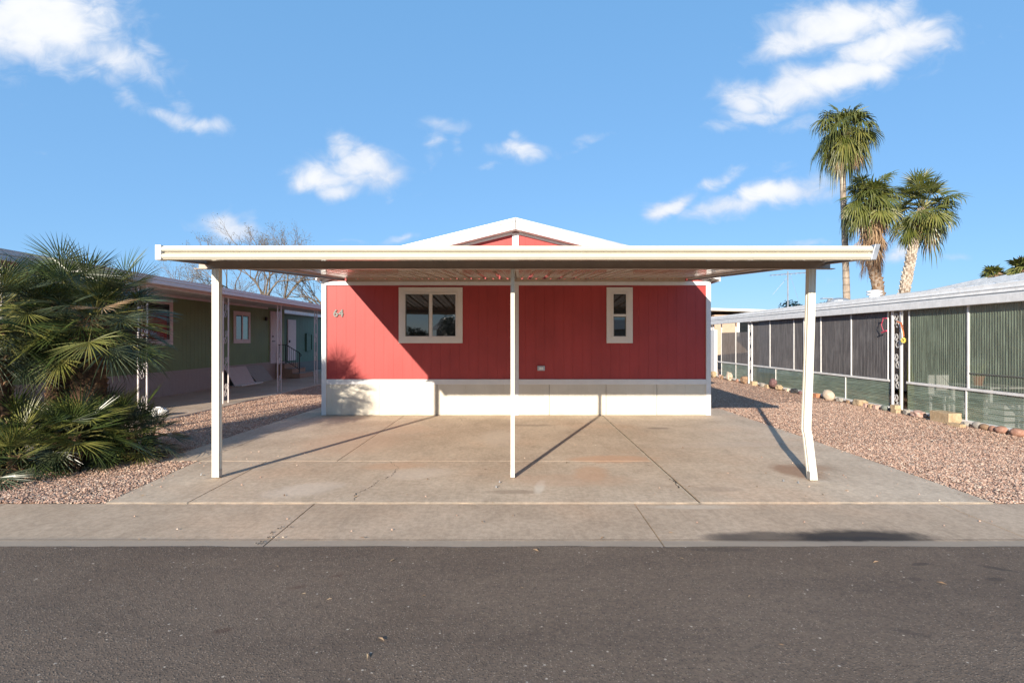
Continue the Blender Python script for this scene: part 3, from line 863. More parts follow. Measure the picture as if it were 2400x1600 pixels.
# gutter: double-band profile
gp = [(.07, -.044), (.012, -.044), (.006, -.041), (.004, -.034), (-.008, -.028), (-.014, -.008), (-.010, .008), (-.004, .014), (.026, .030), (.026, .036), (-.004, .042), (-.012, .050), (-.015, .066), (-.010, .082), (.002, .090),
      (.010, .092), (.010, .098), (.07, .098), (.07, .094), (.016, .094), (.012, .05), (.031, .040), (.031, .026), (.010, .012), (.012, -.038), (.07, -.038)]
mb = MB()
mb.prism(gp, lambda p, t: (t, GY + p[0], 2.50 + p[1]), CX0, CX1 - .01, 0, True)
mb.box(CX0, CX1 - .01, GY + .064, GY + .070, 2.50 + -.038, 2.598)
gut = mb.build('gutter', M['gutter'], carport)
mb = MB().box(CX0 - .004, CX0 + .055, GY - .018, GY + .075, 2.452, 2.604)
mb.build('end_cap', M['greywhite'], gut, bevel=.003)
mb = MB()
dxx = .045
mb.hexa([(CX1 - .035, GY - .018, 2.452), (CX1 + .020, GY - .018, 2.452), (CX1 + .020, GY + .075, 2.452), (CX1 - .035, GY + .075, 2.452),
         (CX1 - .035 + dxx, GY - .018, 2.612), (CX1 + .020 + dxx, GY - .018, 2.612), (CX1 + .020 + dxx, GY + .075, 2.612), (CX1 - .035 + dxx, GY + .075, 2.612)])
mb.build('end_cap', M['galv'], gut, bevel=.003)
# side channels
for sx, sn in ((CX0, 1), (CX1, -1)):
    mb = MB()
    y0, y1 = GY + .076, HY - .06
    def ch(xa, xb, za, zb):
        mb.hexa([(xa, y0, pz(y0) + za), (xb, y0, pz(y0) + za), (xb, y1, pz(y1) + za), (xa, y1, pz(y1) + za), (xa, y0, pz(y0) + zb), (xb, y0, pz(y0) + zb), (xb, y1, pz(y1) + zb), (xa, y1, pz(y1) + zb)])
    a, b = min(sx, sx + sn * .004), max(sx, sx + sn * .004)
    ch(a, b, -.040, .10)
    a, b = min(sx + sn * .005, sx + sn * .05), max(sx + sn * .005, sx + sn * .05)
    ch(a, b, -.040, -.036)
    mb.build('side_channel', M['beam'], carport)
# ledger on the house
mb = MB().box(CX0 + .06, CX1 - .06, HY - .075, HY - .033, 2.872, 2.925)
mb.build('ledger', M['pan'], carport)
# beam (channel with flanges)
BY = 6.40; bz0 = 2.472
mb = MB()
mb.box(-3.76, 3.70, BY - .004, BY + .004, bz0 + .004, bz0 + .148)
mb.box(-3.80, 3.74, BY - .038, BY + .038, bz0 - .004, bz0 + .004)
mb.box(-3.70, 3.64, BY - .038, BY + .038, bz0 + .148, bz0 + .153)
beam = mb.build('beam', M['beam'], carport)
# posts: rolled profile
def rolled(w, d):
    h = w / 2
    return [(-h, 0), (-h + .010, 0), (-h + .014, .006), (-h + w * .30, .006), (-h + w * .34, 0), (h - w * .34, 0), (h - w * .30, .006), (h - .014, .006), (h - .010, 0), (h, 0),
            (h, d * .35), (h - .006, d * .4), (h - .006, d * .6), (h, d * .65), (h, d), (-h, d), (-h, d * .65), (-h + .006, d * .6), (-h + .006, d * .4), (-h, d * .35)]
def post(x, y, w, d, path=None):
    pr = rolled(w, d)
    path = path or [(0, 0, .018), (0, 0, 2.468)]
    n = len(pr); vs = []; fs = []
    for (ox, oy, z) in path:
        vs += [(x + ox + a, y + oy + b, z) for a, b in pr]
    for k in range(len(path) - 1):
        for i in range(n):
            fs.append((k * n + i, k * n + (i + 1) % n, (k + 1) * n + (i + 1) % n, (k + 1) * n + i))
    fs.append(tuple(range(n))[::-1]); fs.append(tuple(range((len(path) - 1) * n, len(path) * n)))
    return MB().add(vs, fs).build('post', M['postenamel'], carport)
pl = post(-3.55, BY - .035, .082, .076)
pm = post(-.053, BY - .035, .046, .076)
pr_ = post(3.475, BY - .035, .084, .076, [(-.050, -.12, .018), (-.052, -.105, .12), (-.060, -.035, .50), (-.064, -.008, .58), (-.058, -.002, .66), (-.038, -.005, 1.2), (-.01, 0, 2.0), (0, 0, 2.468)])
pl['label'] = 'straight left-hand post with a fluted front'; pr_['label'] = 'right-hand post kinked near its foot'
for (x, y, pp, w) in ((-3.55, BY - .035, pl, .082), (-.053, BY - .035, pm, .046), (3.425, BY - .155, pr_, .084)):
    for sx in (-1, 1):
        mb = MB()
        mb.box(x + sx * (w / 2 + .001) - .0015, x + sx * (w / 2 + .001) + .0015, y + .005, y + .07, .018, .11)
        mb.build('foot_bracket', M['galv'], pp)
# bolts left in the concrete beside the posts
mb = MB()
for (x, y) in ((-4.0 + .3, 6.6), (-3.78, 6.48), (3.05, 6.2), (3.18, 6.12), (-.2, 6.15), (-.23, 5.95)):
    mb.lathe((x, y, .017), [(.012, 0), (.012, .006), (.006, .007), (.006, .022)], 6)
bo = struct(mb.build('anchor_bolts', M['galv']), 'stuff')
# roof screws near the house
for k in range(23):
    x = CX0 + .30 + k * pitch
    if x < CX1 - .1: MB().box(x - .004, x + .004, HY - .26, HY - .20, pz(HY - .2) - .010, pz(HY - .2) - .004).build('pan_clip', M['greywhite'], carport)

# ================================================================== ornamental post
def scroll(mb, y0, y1, x, z, s, r=.006, mat=0):
    """an S scroll in the Y-Z plane"""
    yc = (y0 + y1) / 2; w = (y1 - y0) / 2
    for sg in (1, -1):
        pts = []
        for k in range(22):
            t = k / 21
            a = t * 2.6 * PI
            rr = w * .75 * (1 - t * .72)
            pts.append((x, yc + sg * (w * .12 + rr * math.sin(a) * .9), z + sg * (s * .5 - (1 - t) * s * .15) + sg * rr * math.cos(a) * 1.0 - sg * rr))
        mb.tube(pts, r, 5, mat)
    mb.tube([(x, y0 + .02, z - s * .5), (x, y1 - .02, z + s * .5)], r, 5, mat)
def orn_post(parent, x, y, z1, zb=0.02, mat=None, d=.25, bw=.028, n=4, phase=0):
    mat = mat or M['white']
    for yy in (y - d / 2, y + d / 2):
        p = MB().box(x - bw / 2, x + bw / 2, yy - bw / 2, yy + bw / 2, zb, z1).build('post', mat, parent, bevel=.003)
    for k in range(n):
        zc = zb + (z1 - zb) * (k + .5) / n
        mb = MB()
        scroll(mb, y - d / 2 + bw / 2, y + d / 2 - bw / 2, x, zc, .34)
        mb.build('scroll', mat, p, smooth=True)
    return p

# ================================================================== GREEN HOUSE AND ITS AWNING
GX = -10.1
green = thing('green_mobile_home', (GX, 15, 0), 'olive green mobile home with taupe skirting left of the red house', 'house')
GY0, GY1 = 7.6, 23.5
mb = MB()
siding(mb, (GX, GY0, 0), (GX, GY1, 0), (1, 0, 0), lambda a: .70, lambda a: 3.02)
siding(mb, (GX - 7, GY0, 0), (GX, GY0, 0), (0, -1, 0), lambda a: .70, lambda a: 3.02 + .2 * (3.5 - abs(a - 3.5)), extra=(3.5,))
siding(mb, (GX, GY1, 0), (GX - 7, GY1, 0), (0, 1, 0), lambda a: .70, lambda a: 3.02)
mb.build('wall', M['green'], green)
mb = MB()
siding(mb, (GX + .015, GY0, 0), (GX + .015, GY1, 0), (1, 0, 0), lambda a: .02, lambda a: .66, pitch=.15, depth=.006)
siding(mb, (GX - 7, GY0 - .015, 0), (GX + .015, GY0 - .015, 0), (0, -1, 0), lambda a: .02, lambda a: .66, pitch=.15)
mb.box(GX, GX + .028, GY0, GY1, .66, .72)
mb.build('skirting', M['lilacskirt'], green)
mb = MB()
mb.box(GX, GX + .03, GY0, 21.9, 2.86, 2.99)
mb.build('frieze_trim', M['awning'], green)
mb = MB()
for xs_ in ((GX + .15, 3.02), (GX - 7.15, 3.02)):
    p = [(GX - 3.5, GY0 - .3, 3.78), (xs_[0], GY0 - .3, 3.05), (xs_[0], GY1 + .3, 3.05), (GX - 3.5, GY1 + .3, 3.78)]
    q = [(a, b, c + .08) for a, b, c in p]
    mb.hexa(p + q)
mb.build('roof', paint('dark_shingle', (0.10, 0.095, 0.095), 0.9, 0.2, 0.3, bstr=0.4), green)
def side_window(y0, y1, z0, z1, tw, parent, gm1, gm2):
    w = MB().frame(y0, y1, z0, z1, tw, GX, GX + .032, 'y').build('window', M['awning'], parent, bevel=.004)
    a0, a1, b0, b1 = y0 + tw, y1 - tw, z0 + tw, z1 - tw
    ym = (a0 + a1) / 2
    MB().frame(a0, a1, b0, b1, .03, GX, GX + .04, 'y').box(GX, GX + .038, ym - .03, ym + .03, b0 + .03, b1 - .03).build('frame', M['awning'], w, bevel=.002)
    MB().box(GX, GX + .015, a0 + .03, ym - .03, b0 + .03, b1 - .03).build('pane', gm1, w)
    MB().box(GX, GX + .016, ym + .03, a1 - .03, b0 + .03, b1 - .03).build('pane', gm2, w)
    return w
side_window(13.2, 15.85, 1.48, 2.80, .12, green, glass('dark_window_glass', ior=1.35), M['glass'])['label'] = 'wide window half hidden by the palm'
side_window(19.25, 20.45, 1.50, 2.66, .12, green, M['glass'], M['tealreflection'])['label'] = 'small window with a teal reflection painted into one pane'
dr = MB().box(GX, GX + .045, 22.1, 23.15, .66, 2.80).build('door', M['doorwhite'], green, bevel=.004)
MB().frame(22.28, 22.97, 1.75, 2.6, .02, GX + .045, GX + .052, 'y').frame(22.28, 22.97, .8, 1.6, .02, GX + .045, GX + .052, 'y').build('panel_moulding', M['doorwhite'], dr)
MB().box(GX + .045, GX + .07, 22.24, 22.32, 1.73, 1.79).build('lock', M['black'], dr)
MB().box(GX + .045, GX + .09, 22.22, 22.40, 1.55, 1.58).build('handle', M['black'], dr)
MB().lathe((GX + .05, 21.7, 2.38), [(.02, 0), (.05, .02), (.055, .12), (.03, .16)], 8).build('wall_lamp', M['black'], green)

AX = -7.22; AY0 = 7.3; AY1 = 27.5
awn = thing('patio_awning', (-8.6, 15, 0), 'long low white metal awning along the olive green mobile home', 'awning')
mb = MB()
pr2 = []
y = AY0
while y < AY1:
    for (a, h) in ((0, 0), (.22, 0), (.235, .045), (.285, .045)): pr2.append((y + a, h))
    y += .304
def az(x): return 2.80 + (AX - x) * .045
vs = []
for (a, h) in pr2:
    vs += [(GX + .035, a, az(GX) + h), (AX + .05, a, az(AX) + h)]
fs = [(2 * i, 2 * i + 1, 2 * i + 3, 2 * i + 2) for i in range(len(pr2) - 1)]
mb.add(vs, fs); mb.add([(a, b, c + .004) for a, b, c in vs], [f[::-1] for f in fs])
mb.build('roof_panel', M['awning'], awn)
mb = MB()
fp = [(.0, 2.745), (.06, 2.745), (.065, 2.79), (.055, 2.80), (.055, 2.815), (.07, 2.83), (.07, 2.87), (.075, 2.90), (.0, 2.90)]
mb.prism(fp, lambda p, t: (AX + p[0], t, p[1]), AY0, AY1)
mb.build('fascia', M['awning'], awn)
mb = MB().box(-7.44, -7.36, AY0 + .2, AY1 - .1, 2.70, 2.79).build('beam', M['awning'], awn)
for y in (7.65, 10.7, 13.75, 16.85, 19.9, 23.0):
    orn_post(awn, -7.40, y, 2.70, mat=M['awning'])

# teal building further back
teal = thing('teal_shed', (-11, 28, 0), 'teal green sided building with white eave behind the olive home', 'shed')
TX = -10.55
mb = MB()
siding(mb, (TX, 24.0, 0), (TX, 40, 0), (1, 0, 0), lambda a: .55, lambda a: 2.95)
siding(mb, (TX - 6, 24.0, 0), (TX, 24.0, 0), (0, -1, 0), lambda a: .55, lambda a: 2.95)
mb.build('wall', M['teal'], teal)
MB().box(TX, TX + .22, 23.9, 40, 2.80, 2.95).box(TX - 6.2, TX + .22, 23.7, 23.9, 2.80, 2.95).build('eave', M['greywhite'], teal)
mb = MB()
p = [(TX - 6.3, 23.65, 2.95), (TX + .25, 23.65, 2.95), (TX + .25, 40, 2.95), (TX - 6.3, 40, 2.95)]
mb.hexa(p + [(a, b, c + (.6 if i in (0, 3) else .06)) for i, (a, b, c) in enumerate(p)])
mb.build('roof', M['shingle'], teal)
dr = MB().box(TX, TX + .04, 24.85, 25.75, .66, 2.56).build('door', M['doorwhite'], teal, bevel=.004)
MB().box(TX + .04, TX + .08, 24.95, 25.02, 1.5, 1.6).build('handle', M['black'], dr)
mb = MB().frame(27.0, 27.75, 1.05, 1.95, .06, TX, TX + .06, 'y').box(TX, TX + .03, 27.06, 27.69, 1.11, 1.89)
mb.build('meter_box', M['teal'], teal, bevel=.004)
MB().box(TX, TX + .03, 24.0, 40, .05, .55).build('skirting', M['shadegrey'], teal)  # dark strip painted for the deep shade along the foot of the wall

# steps and railing
steps = thing('porch_steps', (-9.7, 23.2, 0), 'brown carpeted porch steps leading up to the white door', 'steps')
for a_ in ((-10.08, -9.70, 22.6, 24.0, .02, .60), (-9.70, -9.38, 22.6, 24.0, .02, .40), (-9.38, -9.05, 22.55, 24.05, .02, .21)):
    MB().box(*a_).build('step', M['step'], steps, bevel=.015)
for a_ in ((-10.07, -9.69, 22.59, 24.01, .605, .63), (-9.69, -9.36, 22.59, 24.01, .405, .42), (-9.36, -9.03, 22.54, 24.06, .213, .23)):
    MB().box(*a_).build('tread', M['lilacskirt'], steps, bevel=.006)
rail = thing('hand_railing', (-9.7, 22.65, 0), 'black iron hand railing on the near side of the porch steps', 'railing')
mb = MB()
yR = 22.68
for (x, z0, z1) in ((-10.02, .63, 1.40), (-9.68, .63, 1.40), (-9.12, .2, 1.06)):
    MB().box(x - .016, x + .016, yR - .016, yR + .016, z0, z1).build('post', M['black'], rail)
mb = MB()
mb.tube([(-10.02, yR, 1.41), (-9.66, yR, 1.41), (-9.10, yR, 1.07), (-9.04, yR, .98), (-9.08, yR, .92)], .018, 6)
mb.tube([(-10.02, yR, .74), (-9.68, yR, .74), (-9.12, yR, .38)], .012, 5)
mb.build('top_rail', M['black'], rail)
mb = MB()
for k in range(11):
    x = -9.96 + k * .085
    z1 = 1.40 if x < -9.66 else 1.40 - (x + 9.66) * .61; z0 = .74 if x < -9.68 else .74 - (x + 9.68) * .64
    MB().box(x - .006, x + .006, yR - .006, yR + .006, z0, z1).build('baluster', M['black'], rail)

# leaning boards
def lean(y0, y1, h, foot, t, mat, label, skew=0.0, off=.04):
    mb = MB()
    xw = GX + off
    mb.hexa([(xw + foot, y0, .02), (xw + foot + t, y0, .02), (xw + foot + t, y1, .02), (xw + foot, y1, .02),
             (xw, y0 - skew, h), (xw + t, y0 - skew, h), (xw + t, y1 - skew, h), (xw, y1 - skew, h)])
    return tag(mb.build('wall_board', mat, bevel=.003, origin=(xw + foot, (y0 + y1) / 2, .02)), label, 'board', 'boards leaning on the skirting of the olive home')
lean(18.7, 20.15, .66, .30, .02, M['boardwhite'], 'pale board leaning on the skirting below the small window', .12)
lean(20.35, 21.75, .64, .28, .02, M['boardgrey'], 'grey board leaning nearest the porch steps', .45)
lean(20.22, 21.5, .655, .18, .02, M['lilacskirt'], 'board leaning behind the grey one by the porch steps', .40, .06 - .025)
mb = MB().box(-9.86, -9.52, 18.75, 20.3, .021, .05)
tag(mb.build('floor_board', M['plastic'], bevel=.003, origin=(-9.7, 19.5, .02)), 'white trim board lying on the slab in front of the leaning boards', 'board')

# white container lying on the slab edge
can = thing('plastic_container', (-7.55, 11.5, .02), 'white plastic container lying on the slab beside the ornamental post', 'container')
mb = MB()
mb.lathe((0, 0, 0), [(.055, -.16), (.085, -.15), (.09, -.05), (.09, .05), (.08, .09), (.045, .13), (.035, .15)], 14)
mm = Matrix.Rotation(R(90), 4, 'Y')
mb.v = [tuple((mm @ Vector(v)) + Vector((-7.56, 11.5, .105))) for v in mb.v]
mb.build('bottle', M['plastic'], can, smooth=True)
MB().lathe((0, 0, 0), [(.04, 0), (.04, .03)], 12).build('lid', M['plastic'], can).location = Vector((.17, 0, .085))
MB().tube([(-7.62, 11.43, .17), (-7.60, 11.40, .21), (-7.52, 11.40, .215), (-7.47, 11.43, .17)], .013, 6).build('handle', M['plastic'], can)
mb = MB().box(-7.76, -7.60, 11.36, 11.6, .021, .16)
tag(mb.build('plastic_tub', M['plastic'], bevel=.02, origin=(-7.68, 11.48, .02)), 'small white tub touching the lying container', 'tub')

# ================================================================== RIGHT: PATIO ENCLOSURE AND HOME
EX = 8.65
enc = thing('patio_enclosure', (EX, 15, 0), 'patio enclosure of ribbed smoke and green sheets in a white frame', 'enclosure')
EY0, EY1 = 5.6, 24.4
def vcorr(y0, y1, z0, z1, mat, name='upper_panel', x=EX, pitch=.055, amp=.006, bow=0.0):
    mb = MB(); n = int((y1 - y0) / pitch * 6); vs = []
    for i in range(n + 1):
        y = y0 + (y1 - y0) * i / n; o = amp * math.sin(2 * PI * (y - y0) / pitch)
        b = bow * math.sin(PI * i / n)
        vs += [(x + o + b, y, z0), (x + o + b, y, z1)]
    mb.add(vs, [(2 * i, 2 * i + 2, 2 * i + 3, 2 * i + 1) for i in range(n)])
    return mb.build(name, mat, enc, smooth=True)
def hcorr(y0, y1, z0, z1, mat, name='lower_panel', x=EX, pitch=.035, amp=.004):
    mb = MB(); n = int((z1 - z0) / pitch * 6); vs = []
    for i in range(n + 1):
        z = z0 + (z1 - z0) * i / n; o = amp * math.sin(2 * PI * (z - z0) / pitch)
        vs += [(x + o, y0, z), (x + o, y1, z)]
    mb.add(vs, [(2 * i, 2 * i + 1, 2 * i + 3, 2 * i + 2) for i in range(n)])
    return mb.build(name, mat, enc, smooth=True)
ZT = 2.30
for (a, b, g) in ((5.75, 7.25, 'sheetgreen'), (7.25, 8.75, 'sheetgreen'), (8.75, 10.37, 'sheetgreen'), (10.37, 11.94, 'sheetgreen'), (12.62, 14.0, 'sheetdark'), (14.0, 15.4, 'sheetdark'), (15.4, 16.9, 'sheetdark'),
                  (16.9, 18.5, 'sheetdark'), (18.5, 19.9, 'sheetdark'), (20.15, 21.4, 'sheetdark'), (21.4, 22.9, 'sheetdark')):
    vcorr(a + .01, b - .01, .72, ZT - (.0 if a < 20 else .38), M[g])
for (a, b, g) in ((5.75, 8.2, 'sheetlow'), (8.2, 10.42, 'sheetlow'), (10.42, 12.0, 'sheetlow'), (12.55, 14.25, 'sheetlow'), (14.25, 16.0, 'sheetlow'), (16.2, 18.1, 'sheetlow'), (18.1, 19.85, 'sheetgreen'), (20.15, 21.4, 'sheetlow'), (21.4, 22.9, 'sheetlow')):
    hcorr(a + .01, b - .01, .09, .66, M[g])
for y in (7.25, 8.75, 10.37, 14.0, 15.4, 16.9, 18.5, 21.4, 22.9, 23.8):
    MB().box(EX - .022, EX + .012, y - .018, y + .018, .71, ZT).build('mullion', M['greywhite'], enc, bevel=.003)
for (ya, yb) in ((11.925, 11.95), (12.605, 12.63)):
    MB().box(EX - .018, EX + .010, ya, yb, .71, ZT).build('mullion', M['greywhite'], enc, bevel=.003)
for y in (8.2, 10.42, 14.25, 18.1, 21.4, 22.9):
    MB().box(EX - .016, EX + .010, y - .012, y + .012, .09, .66).build('lower_mullion', M['greywhite'], enc)
for (a, b) in ((EY0, 12.0), (12.55, 15.98), (16.22, 19.85), (20.15, 23.8)):
    MB().box(EX - .030, EX + .02, a, b, .66, .71).build('mid_rail', M['greywhite'], enc, bevel=.004)
    MB().box(EX - .035, EX + .02, a, b, .03, .09).build('bottom_rail', M['white'], enc, bevel=.004)
MB().box(EX - .018, EX + .01, 8.76, 10.35, .985, 1.005).build('rail', M['greynum'], enc)
for y in (8.45, 12.28, 16.1, 20.0, 23.9):
    orn_post(enc, EX - .035, y, ZT, zb=.0, mat=M['white'], d=.28, bw=.045, n=5)
mb = MB()
mb.box(EX - .16, EX - .05, 4.8, 25.2, 2.285, 2.435)
mb.build('fascia', M['greywhite'], enc, bevel=.008)
mb = MB()
fp = [(0, 0), (.04, .0), (.04, .03), (.02, .035), (.02, .05), (.045, .055), (.045, .10), (.03, .105), (.03, .12), (.07, .13), (.07, .20), (.3, .20), (.3, 0)]
mb.prism(fp[::-1], lambda p, t: (EX - .13 + p[0], t, 2.437 + p[1]), 4.8, 25.2)
mb.build('ribbed_fascia', M['greywhite'], enc)
mb = MB()
p = [(EX + .1, 4.8, 2.56), (11.6, 4.8, 2.80), (11.6, 25.2, 2.80), (EX + .1, 25.2, 2.56)]
mb.hexa(p + [(a, b, c + .06) for a, b, c in p]); mb.build('roof_panel', M['greywhite'], enc)

home = thing('white_mobile_home', (13.5, 15, 0), 'white metal roofed mobile home behind the patio enclosure', 'house')
MB().box(11.6, 17.5, 5.0, 26.0, .1, 2.86).build('wall', M['greywhite'], home)
for (a, b, zr) in ((3.5, 15.3, 3.36), (15.3, 27.5, 3.19)):
    mb = MB()
    ze = 2.90
    mb.hexa([(11.35, a, ze), (13.2, a, zr - .06), (13.2, b, zr - .06), (11.35, b, ze), (11.35, a, ze + .05), (13.2, a, zr), (13.2, b, zr), (11.35, b, ze + .05)])
    mb.hexa([(13.2, a, zr - .06), (17.9, a, ze), (17.9, b, ze), (13.2, b, zr - .06), (13.2, a, zr), (17.9, a, ze + .05), (17.9, b, ze + .05), (13.2, b, zr)])
    mb.build('roof', M['greywhite'], home)
    mb = MB()
    y = a + .3
    while y < b:
        mb.hexa([(11.33, y, ze + .05), (13.2, y, zr), (13.2, y + .04, zr), (11.33, y + .04, ze + .05), (11.33, y, ze + .08), (13.2, y, zr + .03), (13.2, y + .04, zr + .03), (11.33, y + .04, ze + .08)])
        y += .6
    mb.build('roof_seam', M['galv'], home)
MB().box(11.28, 11.34, 3.5, 27.5, 2.80, 2.96).build('fascia', M['greywhite'], home)
vt = MB().lathe((12.6, 19.1, 3.05), [(.17, 0), (.17, .14), (.24, .15), (.25, .20), (.17, .21), (.17, .235), (.24, .245), (.25, .29), (.12, .33)], 14).build('roof_vent', M['white'], home)
vt['label'] = 'white louvred roof vent'
vt = MB().lathe((12.4, 20.9, 3.02), [(.40, 0), (.42, .06), (.40, .12), (.28, .19), (.08, .22)], 18).build('roof_vent', M['galv'], home)
vt['label'] = 'flat grey turbine vent'
MB().box(11.75, 12.15, 20.8, 21.0, 3.20, 3.235).box(12.0, 12.1, 20.85, 20.95, 3.05, 3.21).build('vent_flap', M['galv'], home, bevel=.004)

# antenna
ant = thing('tv_antenna', (12.4, 24.8, 0), 'tall thin television antenna mast behind the enclosure', 'antenna')
ax_, ay_ = 12.4, 24.8
MB().tube([(ax_, ay_, 0), (ax_, ay_, 4.75)], .034, 6).build('mast', M['galv'], ant)
mb = MB()
mb.tube([(ax_ - .9, ay_ - .2, 4.55), (ax_ + 1.1, ay_ + .3, 4.75)], .022, 5)
for k in range(9):
    t = k / 8; x = ax_ - .9 + 2.0 * t; y = ay_ - .2 + .5 * t; z = 4.55 + .2 * t; L = .75 - .4 * t
    mb.tube([(x - L * .35, y - L, z - .1), (x + .0, y, z), (x + L * .35, y + L * .8, z + .04)], .014, 4)
mb.tube([(ax_, ay_, 4.5), (ax_ - .6, ay_ + .2, 3.7)], .008, 4)
mb.tube([(ax_ + .1, ay_, 4.6), (ax_ + .5, ay_, 3.4), (ax_ + .4, ay_, 2.9)], .006, 4)
mb.build('aerial', M['galv'], ant)

# things around the ornamental post of the enclosure
rib = thing('hanging_flower', (EX - .10, 11.98, 1.2), 'orange ribbon with a yellow plastic flower hanging from the ornamental post', 'ornament')
mb = MB()
mb.tube([(EX - .08, 12.02, 2.30), (EX - .09, 12.04, 2.0)], .006, 5, 1)
pts = [(EX - .09, 12.06, 2.02), (EX - .10, 12.03, 1.93), (EX - .09, 12.0, 1.82), (EX - .10, 11.97, 1.70)]
for k in range(3):
    mb.add([(x, y - .018, z) for x, y, z in (pts[k], pts[k + 1])] + [(x - .01, y + .018, z) for x, y, z in (pts[k + 1], pts[k])], [(0, 1, 2, 3)], 0)
mb.add([(EX - .1, 12.20, 2.03), (EX - .1, 12.05, 1.98), (EX - .1, 12.05, 2.02), (EX - .1, 12.20, 2.06)], [(0, 1, 2, 3)], 0)
mb.add([(EX - .1, 12.05, 2.0), (EX - .11, 11.96, 1.93), (EX - .11, 11.97, 1.90), (EX - .1, 12.06, 1.97)], [(0, 1, 2, 3)], 0)
mb.build('ribbon', [M['orange'], M['galv']], rib)
mb = MB()
fc = Vector((EX - .105, 11.98, 1.62))
for k in range(7):
    a = 2 * PI * k / 7
    c_ = fc + Vector((0, math.cos(a) * .045, math.sin(a) * .045))
    mb.lathe(tuple(c_), [(.006, -.018), (.026, -.01), (.026, .01), (.006, .018)], 7)
mb.build('flower', M['yellow'], rib)
mb = MB()
mb.tube([(EX - .1, 12.66, 2.13), (EX - .1, 12.53, 2.13)], .014, 6)
mb.tube([(EX - .1, 12.70, 1.80), (EX - .1, 12.53, 1.84)], .018, 6)
mb.tube([(EX - .1, 12.64, 2.13), (EX - .12, 12.68, 1.98), (EX - .1, 12.64, 1.84)], .007, 5)
tag(mb.build('hanging_ornament', M['pinkred'], origin=(EX - .1, 12.6, 1.8)), 'pinkish red handle ornament hanging left of the ornamental post', 'ornament')

# seen through the sheets of the enclosure
def table(x, y, label):
    t = thing('garden_table', (x, y, 0), label, 'table')
    MB().box(x - .4, x + .4, y - .5, y + .5, .70, .735).build('tabletop', M['plastic'], t, bevel=.01)
    for sx in (-.34, .34):
        for sy in (-.44, .44):
            MB().box(x + sx - .025, x + sx + .025, y + sy - .025, y + sy + .025, 0, .70).build('leg', M['plastic'], t)
    return t
table(9.35, 10.75, 'white garden table inside the near end of the enclosure')
ch_ = thing('garden_chair', (9.25, 11.65, 0), 'white garden chair behind the green sheet near the post', 'chair')
MB().box(9.03, 9.47, 11.45, 11.87, .40, .44).build('seat', M['plastic'], ch_, bevel=.01)
MB().box(9.03, 9.47, 11.87, 11.91, .44, .86).build('backrest', M['plastic'], ch_, bevel=.01)
for sx in (9.05, 9.45):
    for sy in (11.47, 11.85):
        MB().box(sx - .02, sx + .02, sy - .02, sy + .02, 0, .40).build('leg', M['plastic'], ch_)
crt = thing('white_crate', (9.0, 10.05, 0), 'white slatted crate on the floor behind the nearest green sheets', 'crate')
for k in range(4):
    MB().box(8.82, 9.2, 9.80, 10.25, .04 + k * .11, .12 + k * .11).build('slat', M['plastic'], crt, bevel=.004)
pot = thing('flower_pot', (9.15, 10.75, .735), 'terracotta pot of twiggy plant seen through the green sheet', 'plant pot')
MB().lathe((9.15, 10.75, .735), [(.07, 0), (.10, .15), (.11, .15), (.11, .18)], 12).build('pot', M['terracotta'], pot)
mb = MB()
for k in range(16):
    a = rng.uniform(0, 6.28); L = rng.uniform(.2, .5)
    mb.tube([(9.15, 10.75, .9), (9.15 + math.cos(a) * L * .3, 10.75 + math.sin(a) * L * .3, .9 + L * .5), (9.15 + math.cos(a) * L * .6, 10.75 + math.sin(a) * L * .6, .9 + L * .8)], .005, 4)
mb.build('stem', M['stalk'], pot)
cac = thing('cactus', (8.95, 12.35, 0), 'tall green cactus standing in the gap behind the ornamental post', 'cactus')
for (dx_, dy_, h_) in ((0, 0, 1.25), (.12, .1, .9), (-.06, .18, 1.0)):
    MB().lathe((8.95 + dx_, 12.35 + dy_, 0), [(.045, 0), (.05, h_ * .5), (.048, h_ * .9), (.02, h_)], 8).build('stem', M['frondyel'], cac, smooth=True)

# tan house far right-behind, and a white screen by the red house
tanh = thing('tan_house', (11, 33, 0), 'tan house with cream roof beyond the far end of the enclosure', 'house')
MB().box(11.3, 24, 31, 40, 0, 3.05).build('wall', M['tan'], tanh)
mb = MB()
p = [(10.8, 30.6, 3.02), (24.5, 30.6, 3.02), (24.5, 40.4, 3.02), (10.8, 40.4, 3.02)]
q = [(10.8, 30.6, 3.14), (24.5, 30.6, 3.14), (24.5, 35.5, 4.0), (10.8, 35.5, 4.0)]
mb.add([(9.8, 30.6, 3.30), (17.5, 30.6, 2.55 + .55), (17.5, 40, 3.1), (9.8, 40, 3.3), (9.8, 30.6, 3.44), (17.5, 30.6, 3.24), (17.5, 40, 3.24), (9.8, 40, 3.44)],
       [(0, 3, 2, 1), (4, 5, 6, 7), (0, 1, 5, 4), (1, 2, 6, 5), (2, 3, 7, 6), (3, 0, 4, 7)])
mb.build('roof', M['cream'], tanh)
w = MB().frame(12.6, 14.1, 1.6, 2.75, .12, 30.95, 31.0, 'x').build('window', M['white'], tanh)
MB().box(12.72, 13.98, 30.98, 31.0, 1.72, 2.63).build('pane', M['glass'], w)
tag(MB().box(8.52, 8.66, 23.4, 24.3, .05, 2.05).build('privacy_screen', M['white'], bevel=.01, origin=(8.6, 23.9, .05)), 'white upright screen at the far end of the enclosure', 'screen')

